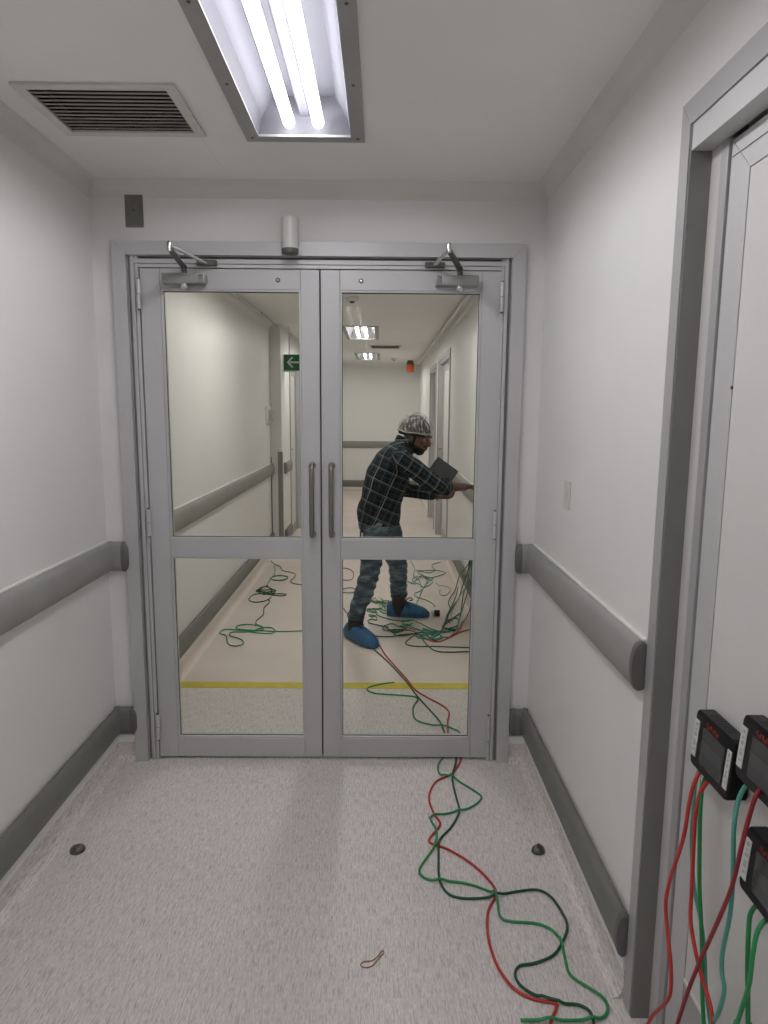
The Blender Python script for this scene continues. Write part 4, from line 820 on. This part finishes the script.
for s in (-1, 1):
    e = MB().ell(hp(.074, s * .028, .002), (.014, .015, .011), HR).build('eye', 'eye_white', person, True); MB().ell(hp(.0855, s * .0285, .0), (.004, .0075, .0075), HR).build('iris', 'eye_dark', e, True)
    MB().loft([(hp(.098, s * .012, .026), .004, .005), (hp(.096, s * .03, .031), .004, .006), (hp(.082, s * .047, .026), .003, .004)], 8, dome=True).build('eyebrow', 'hair', person, True)
    MB().loft([(hp(.090, s * .015, .007), .003, .003), (hp(.091, s * .029, .0095), .0035, .0045), (hp(.080, s * .043, .006), .003, .003)], 8, dome=True).build('eyelid', 'skin', person, True)
# hair, hairnet and elastic band
nu = V((.10, -.10, 1)).normalized(); nf = V((.85, -.30, 0)); nf = (nf - nu * nf.dot(nu)).normalized(); NR = Matrix((nf, nf.cross(nu), nu)).transposed()    # the net sits level
NC = V((.240, 4.695, 1.418))
def capshell(name, c, r, mat, wob, seg=48, rows=14, end=.5):
    b = MB(); L = []
    for i in range(rows + 1):
        ph = math.pi * end * (i + .02) / (rows + .02); z = math.cos(ph); rr = math.sin(ph); ring = []
        for k in range(seg):
            a = 2 * math.pi * k / seg; wv = 1 + wob * (math.sin(9 * a + 3 * ph) * .5 + math.sin(17 * a + 1.3) * .35 + math.sin(5 * a - 4 * ph) * .4) * math.sin(ph) * (1 - .5 * (ph / (math.pi * end)) ** 4)
            ring.append(b.bm.verts.new(c + NR @ V((r[0] * rr * math.cos(a) * wv, r[1] * rr * math.sin(a) * wv, r[2] * z))))
        L.append(ring)
    for i in range(rows):
        for k in range(seg): b.bm.faces.new((L[i][k], L[i][(k + 1) % seg], L[i + 1][(k + 1) % seg], L[i + 1][k]))
    b.bm.faces.new(L[0]); return b.build(name, mat, person, True)
capshell('hair', NC - NR @ V((.004, 0, .012)), (.113, .094, .124), 'hair', .008, end=.53)
capshell('hairnet', NC, (.124, .106, .134), 'hairnet', .03)
pts = [NC + NR @ V((.121 * math.cos(a), .103 * math.sin(a), .002 * math.sin(6 * a))) for a in [2 * math.pi * k / 40 for k in range(41)]]
MB().loft([(q, .0045, .004) for q in pts], 8, cap=False, ref=(0, 0, 1)).build('hairnet_band', 'net_band', person, True)

# shirt
def wrinkle(amp, fx, seed):
    rg = np.random.RandomState(seed); K = rg.randn(7, 3) * fx; ph = rg.rand(7) * 6.28
    def f(co): return amp * sum(np.sin(co @ K[i] + ph[i]) for i in range(7)) / 2.6
    return f
b = MB()
b.loft(SP, 28, ref=(1, 0, 0))
b.loft([(V((-.012, 4.66, .745)), .146, .184), (V((-.010, 4.66, .80)), .150, .184), (V((0, 4.66, .92)), .150, .178)], 28, ref=(1, 0, 0))
limb(b, [RS - V((.03, -.06, .0)), RS, RS.lerp(RE, .5), RE, RE + dR * .055], [.085, .080, .068, .060, .056]); limb(b, [LS - V((.03, .06, 0)), LS, LS.lerp(LE, .5), LE, LE.lerp(LW, .82)], [.085, .078, .066, .058, .046])
me = remesh(b, 'shirt', .009, 4, wrinkle(.0045, 26, 4))
# cut the neck, cuffs and hem open: drop the faces past those planes
bm = bmesh.new(); bm.from_mesh(me)
def cutp(co, no): bmesh.ops.bisect_plane(bm, geom=bm.verts[:] + bm.edges[:] + bm.faces[:], plane_co=co, plane_no=no, clear_outer=True)
cutp((0, 4.66, .796), (-.10, .05, -1)); 
def cutlocal(co, no, rad):
    co, no = V(co), V(no).normalized(); dl = [f for f in bm.faces if (f.calc_center_median() - co).dot(no) > 0 and (f.calc_center_median() - co).length < rad]
    bmesh.ops.delete(bm, geom=dl, context='FACES')
cutlocal(RE + dR * .085, dR, .10); cutlocal(LE.lerp(LW, .94), dL, .08); cutlocal((.176, 4.686, 1.345), (.35, .05, .93), .075)
bm.to_mesh(me); bm.free()
bones = [(V((.02, 4.66, .72)), V((.27, 4.69, 1.27)), .155, V((1, 0, 0))), (RS, RE, .065, V((0, 0, 1))), (RE, RW, .055, V((0, 0, 1))), (LS, LE, .065, V((1, 0, 0))), (LE, LW, .05, V((0, 0, 1)))]
uvl = me.uv_layers.new(name='cloth'); uv = np.zeros((len(me.loops), 2))
for p in me.polygons:
    c = p.center; best = None
    for k, (a, q, r, rf) in enumerate(bones):
        d = q - a; t = max(0, min(1, (c - a).dot(d) / d.length_squared)); dist = (c - a - d * t).length / r * (1.0 if k == 0 else 1.15)
        if k == 0: dist = min((c - q0).length / r0 for q0, r0 in ((p0_, .17) for p0_, _, _ in SP))
        if best is None or dist < best[0]: best = (dist, k)
    a, q, r, rf = bones[best[1]]; d = (q - a); ln = d.length; d = d.normalized(); e1 = (rf - d * rf.dot(d)).normalized(); e2 = d.cross(e1); angs = []
    for li in p.loop_indices:
        w = me.vertices[me.loops[li].vertex_index].co - a; angs.append(math.atan2(w.dot(e2), w.dot(e1)))
    if max(angs) - min(angs) > math.pi: angs = [x + 2 * math.pi if x < 0 else x for x in angs]
    for li, an in zip(p.loop_indices, angs):
        w = me.vertices[me.loops[li].vertex_index].co - a; uv[li] = (an * r, w.dot(d) + .013 * best[1])
uvl.data.foreach_set('uv', uv.ravel())
shirt = link('shirt', me, 'plaid', person, True)
# collar and rolled cuff
ring = [(.178 + .062 * math.cos(a) * .95, 4.686 + .070 * math.sin(a), 1.343 - .022 * math.cos(a)) for a in [.35 + (2 * math.pi - .7) * k / 22 for k in range(23)]]
b = MB(); L = []
for q in ring:
    q = V(q); o_ = (q - V((.178, 4.686, 1.343))).normalized(); L.append([b.bm.verts.new(q + x) for x in (V((0, 0, .028)) - o_ * .004, V((0, 0, .032)), V((0, 0, .026)) + o_ * .006, V((0, 0, -.014)) + o_ * .022, V((0, 0, -.018)) + o_ * .014)])
for i in range(22):
    for k in range(5): b.bm.faces.new((L[i][k], L[i][(k + 1) % 5], L[i + 1][(k + 1) % 5], L[i + 1][k]))
col = b.build('collar', 'plaid', shirt, True); col.data.uv_layers.new(name='cloth')
for i, lp in enumerate(col.data.loops):
    c = col.data.vertices[lp.vertex_index].co; col.data.uv_layers[0].data[i].uv = (c.x + c.y, c.z)
b = MB(); b.loft([(RE + dR * .052, .054, .056), (RE + dR * .058, .062, .064), (RE + dR * .078, .063, .063), (RE + dR * .088, .056, .056), (RE + dR * .080, .048, .048)], 20, cap=False)
cf = b.build('cuff', 'plaid', shirt, True); cf.data.uv_layers.new(name='cloth')
for i, lp in enumerate(cf.data.loops):
    c = cf.data.vertices[lp.vertex_index].co; cf.data.uv_layers[0].data[i].uv = (c.z * 1.3 + c.y, c.x)

# jeans
b = MB()
b.loft([(V((-.004, 4.66, .90)), .122, .150), (V((-.012, 4.66, .82)), .134, .164), (V((-.014, 4.66, .75)), .135, .170), (V((-.006, 4.66, .705)), .095, .15)], 24, ref=(1, 0, 0))
limb(b, [RH, RH.lerp(RK, .35), RK, RK.lerp(RA, .5), RA + V((0, 0, .055))], [.094, .088, .068, .062, .056]); limb(b, [LH, LH.lerp(LK, .35), LK, LK.lerp(LA, .5), LA + V((0, 0, .05))], [.094, .090, .068, .062, .056])
me = remesh(b, 'jeans', .009, 3, lambda co: wrinkle(.004, 24, 9)(co) + .004 * np.sin(co[:, 2] * 95 + 4 * np.sin(co[:, 0] * 22 + co[:, 1] * 14)) * (co[:, 2] < .62))
jn = link('jeans', me, 'denim', person, True)
MB().box(-.135, -.125, 4.50, 4.60, .70, .78, .002).build('back_pocket', 'denim', jn)
# boots and shoe covers
def foot(heel, toe, ank, knee):
    heel, toe = V(heel), V(toe); d = (toe - heel).normalized(); L = (toe - heel).length; side = V((0, 0, 1)).cross(d)
    b = MB(); b.loft([(ank.lerp(knee, .33), .047, .047), (ank.lerp(knee, .06), .054, .054), (ank - V((0, 0, .05)), .056, .056)], 16, ref=tuple(d), dome=True)
    bt = b.build('boot', 'boot', person, True)
    for k in range(3):
        c = ank + d * (.052 + k * .014) + V((0, 0, .015 - k * .016)); MB().loft([(q, .0045, .0045) for q in catmull([c - side * .028, c + d * .006 + V((0, 0, .006)), c + side * .028], 4)], 8).build('lace', 'lace', bt, True)
    c = ank + d * .06 + V((0, 0, .03)); MB().loft([(q, .004, .004) for q in catmull([c, c + d * .03 + V((0, 0, .02)) - side * .02, c + d * .045 - side * .01, c + d * .02 - V((0, 0, .01))], 4)], 8).build('lace', 'lace', bt, True)
    b = MB(); rings = []
    for t, w_, h in ((0, .014, .06), (.02, .040, .092), (.10, .056, .112), (.25, .061, .122), (.40, .063, .118), (.55, .065, .106), (.70, .066, .092), (.84, .061, .074), (.94, .046, .056), (1.0, .016, .034)):
        c = heel + d * (L * t); ring = []
        for k in range(24):
            a = 2 * math.pi * k / 24; x = math.cos(a); z = math.sin(a); zz = h * (.42 + .58 * z) if z > -.72 else 0
            wob = 1 + .03 * math.sin(9 * a + 14 * t) + .02 * math.sin(23 * t * 3 + 5 * a)
            ring.append(b.bm.verts.new(c + side * (w_ * x * wob * (1 - .12 * max(0, z))) + V((0, 0, max(.0015, zz * wob)))))
        rings.append(ring)
    for i in range(len(rings) - 1):
        for k in range(24): b.bm.faces.new((rings[i][k], rings[i][(k + 1) % 24], rings[i + 1][(k + 1) % 24], rings[i + 1][k]))
    b.bm.faces.new(rings[0][::-1]); b.bm.faces.new(rings[-1])
    sc = b.build('shoe_cover', 'shoe_cover', person, True)
    pts = []
    for k in range(33):
        a = 2 * math.pi * k / 32; t = .27 + .26 * math.cos(a); hh = np.interp(t, (0, .02, .1, .25, .4, .55), (.05, .085, .105, .115, .11, .095)); ww = np.interp(t, (0, .02, .1, .25, .4, .55), (.012, .036, .05, .055, .056, .058))
        pts.append(heel + d * (L * t) + side * (ww * .86 * math.sin(a)) + V((0, 0, hh * (.42 + .58 * math.sqrt(max(0, 1 - (.86 * math.sin(a)) ** 2))) + .002)))
    MB().loft([(q, .005, .0055) for q in pts], 8, cap=False).build('elastic_edge', 'shoe_cover', sc, True)
foot((-.222, 4.575, 0), (-.022, 4.292, 0), RA, RK)
foot((.058, 5.050, 0), (.385, 5.005, 0), LA, LK)

# tablet held in the far hand
tb = thing('tablet', (.40, 4.90, 1.0), 'flat dark grey tablet held in the bend of the person\'s arm', 'tablet')
c0 = V((.418, 4.885, 1.232)); ex = V((.155, .035, -.108)).normalized(); ey = V((-.56, -.03, -.83)); ey = (ey - ex * ey.dot(ex)).normalized(); ez = ex.cross(ey)
W_, H_ = .190, .262
def slabpts(x0, x1, y0, y1, z0, z1): return [c0 + ex * x + ey * y + ez * z for x, y, z in ((x0, y0, z0), (x1, y0, z0), (x1, y1, z0), (x0, y1, z0))], ez * (z1 - z0)
p_, d_ = slabpts(0, W_, 0, H_, 0, .012); MB().poly(p_, d_).build('case', 'tablet_edge', tb)
for z0, z1 in ((-.0012, .0), (.012, .0132)):
    p_, d_ = slabpts(.006, W_ - .006, .006, H_ - .006, z0, z1); MB().poly(p_, d_).build('cover_panel', 'tablet', tb)
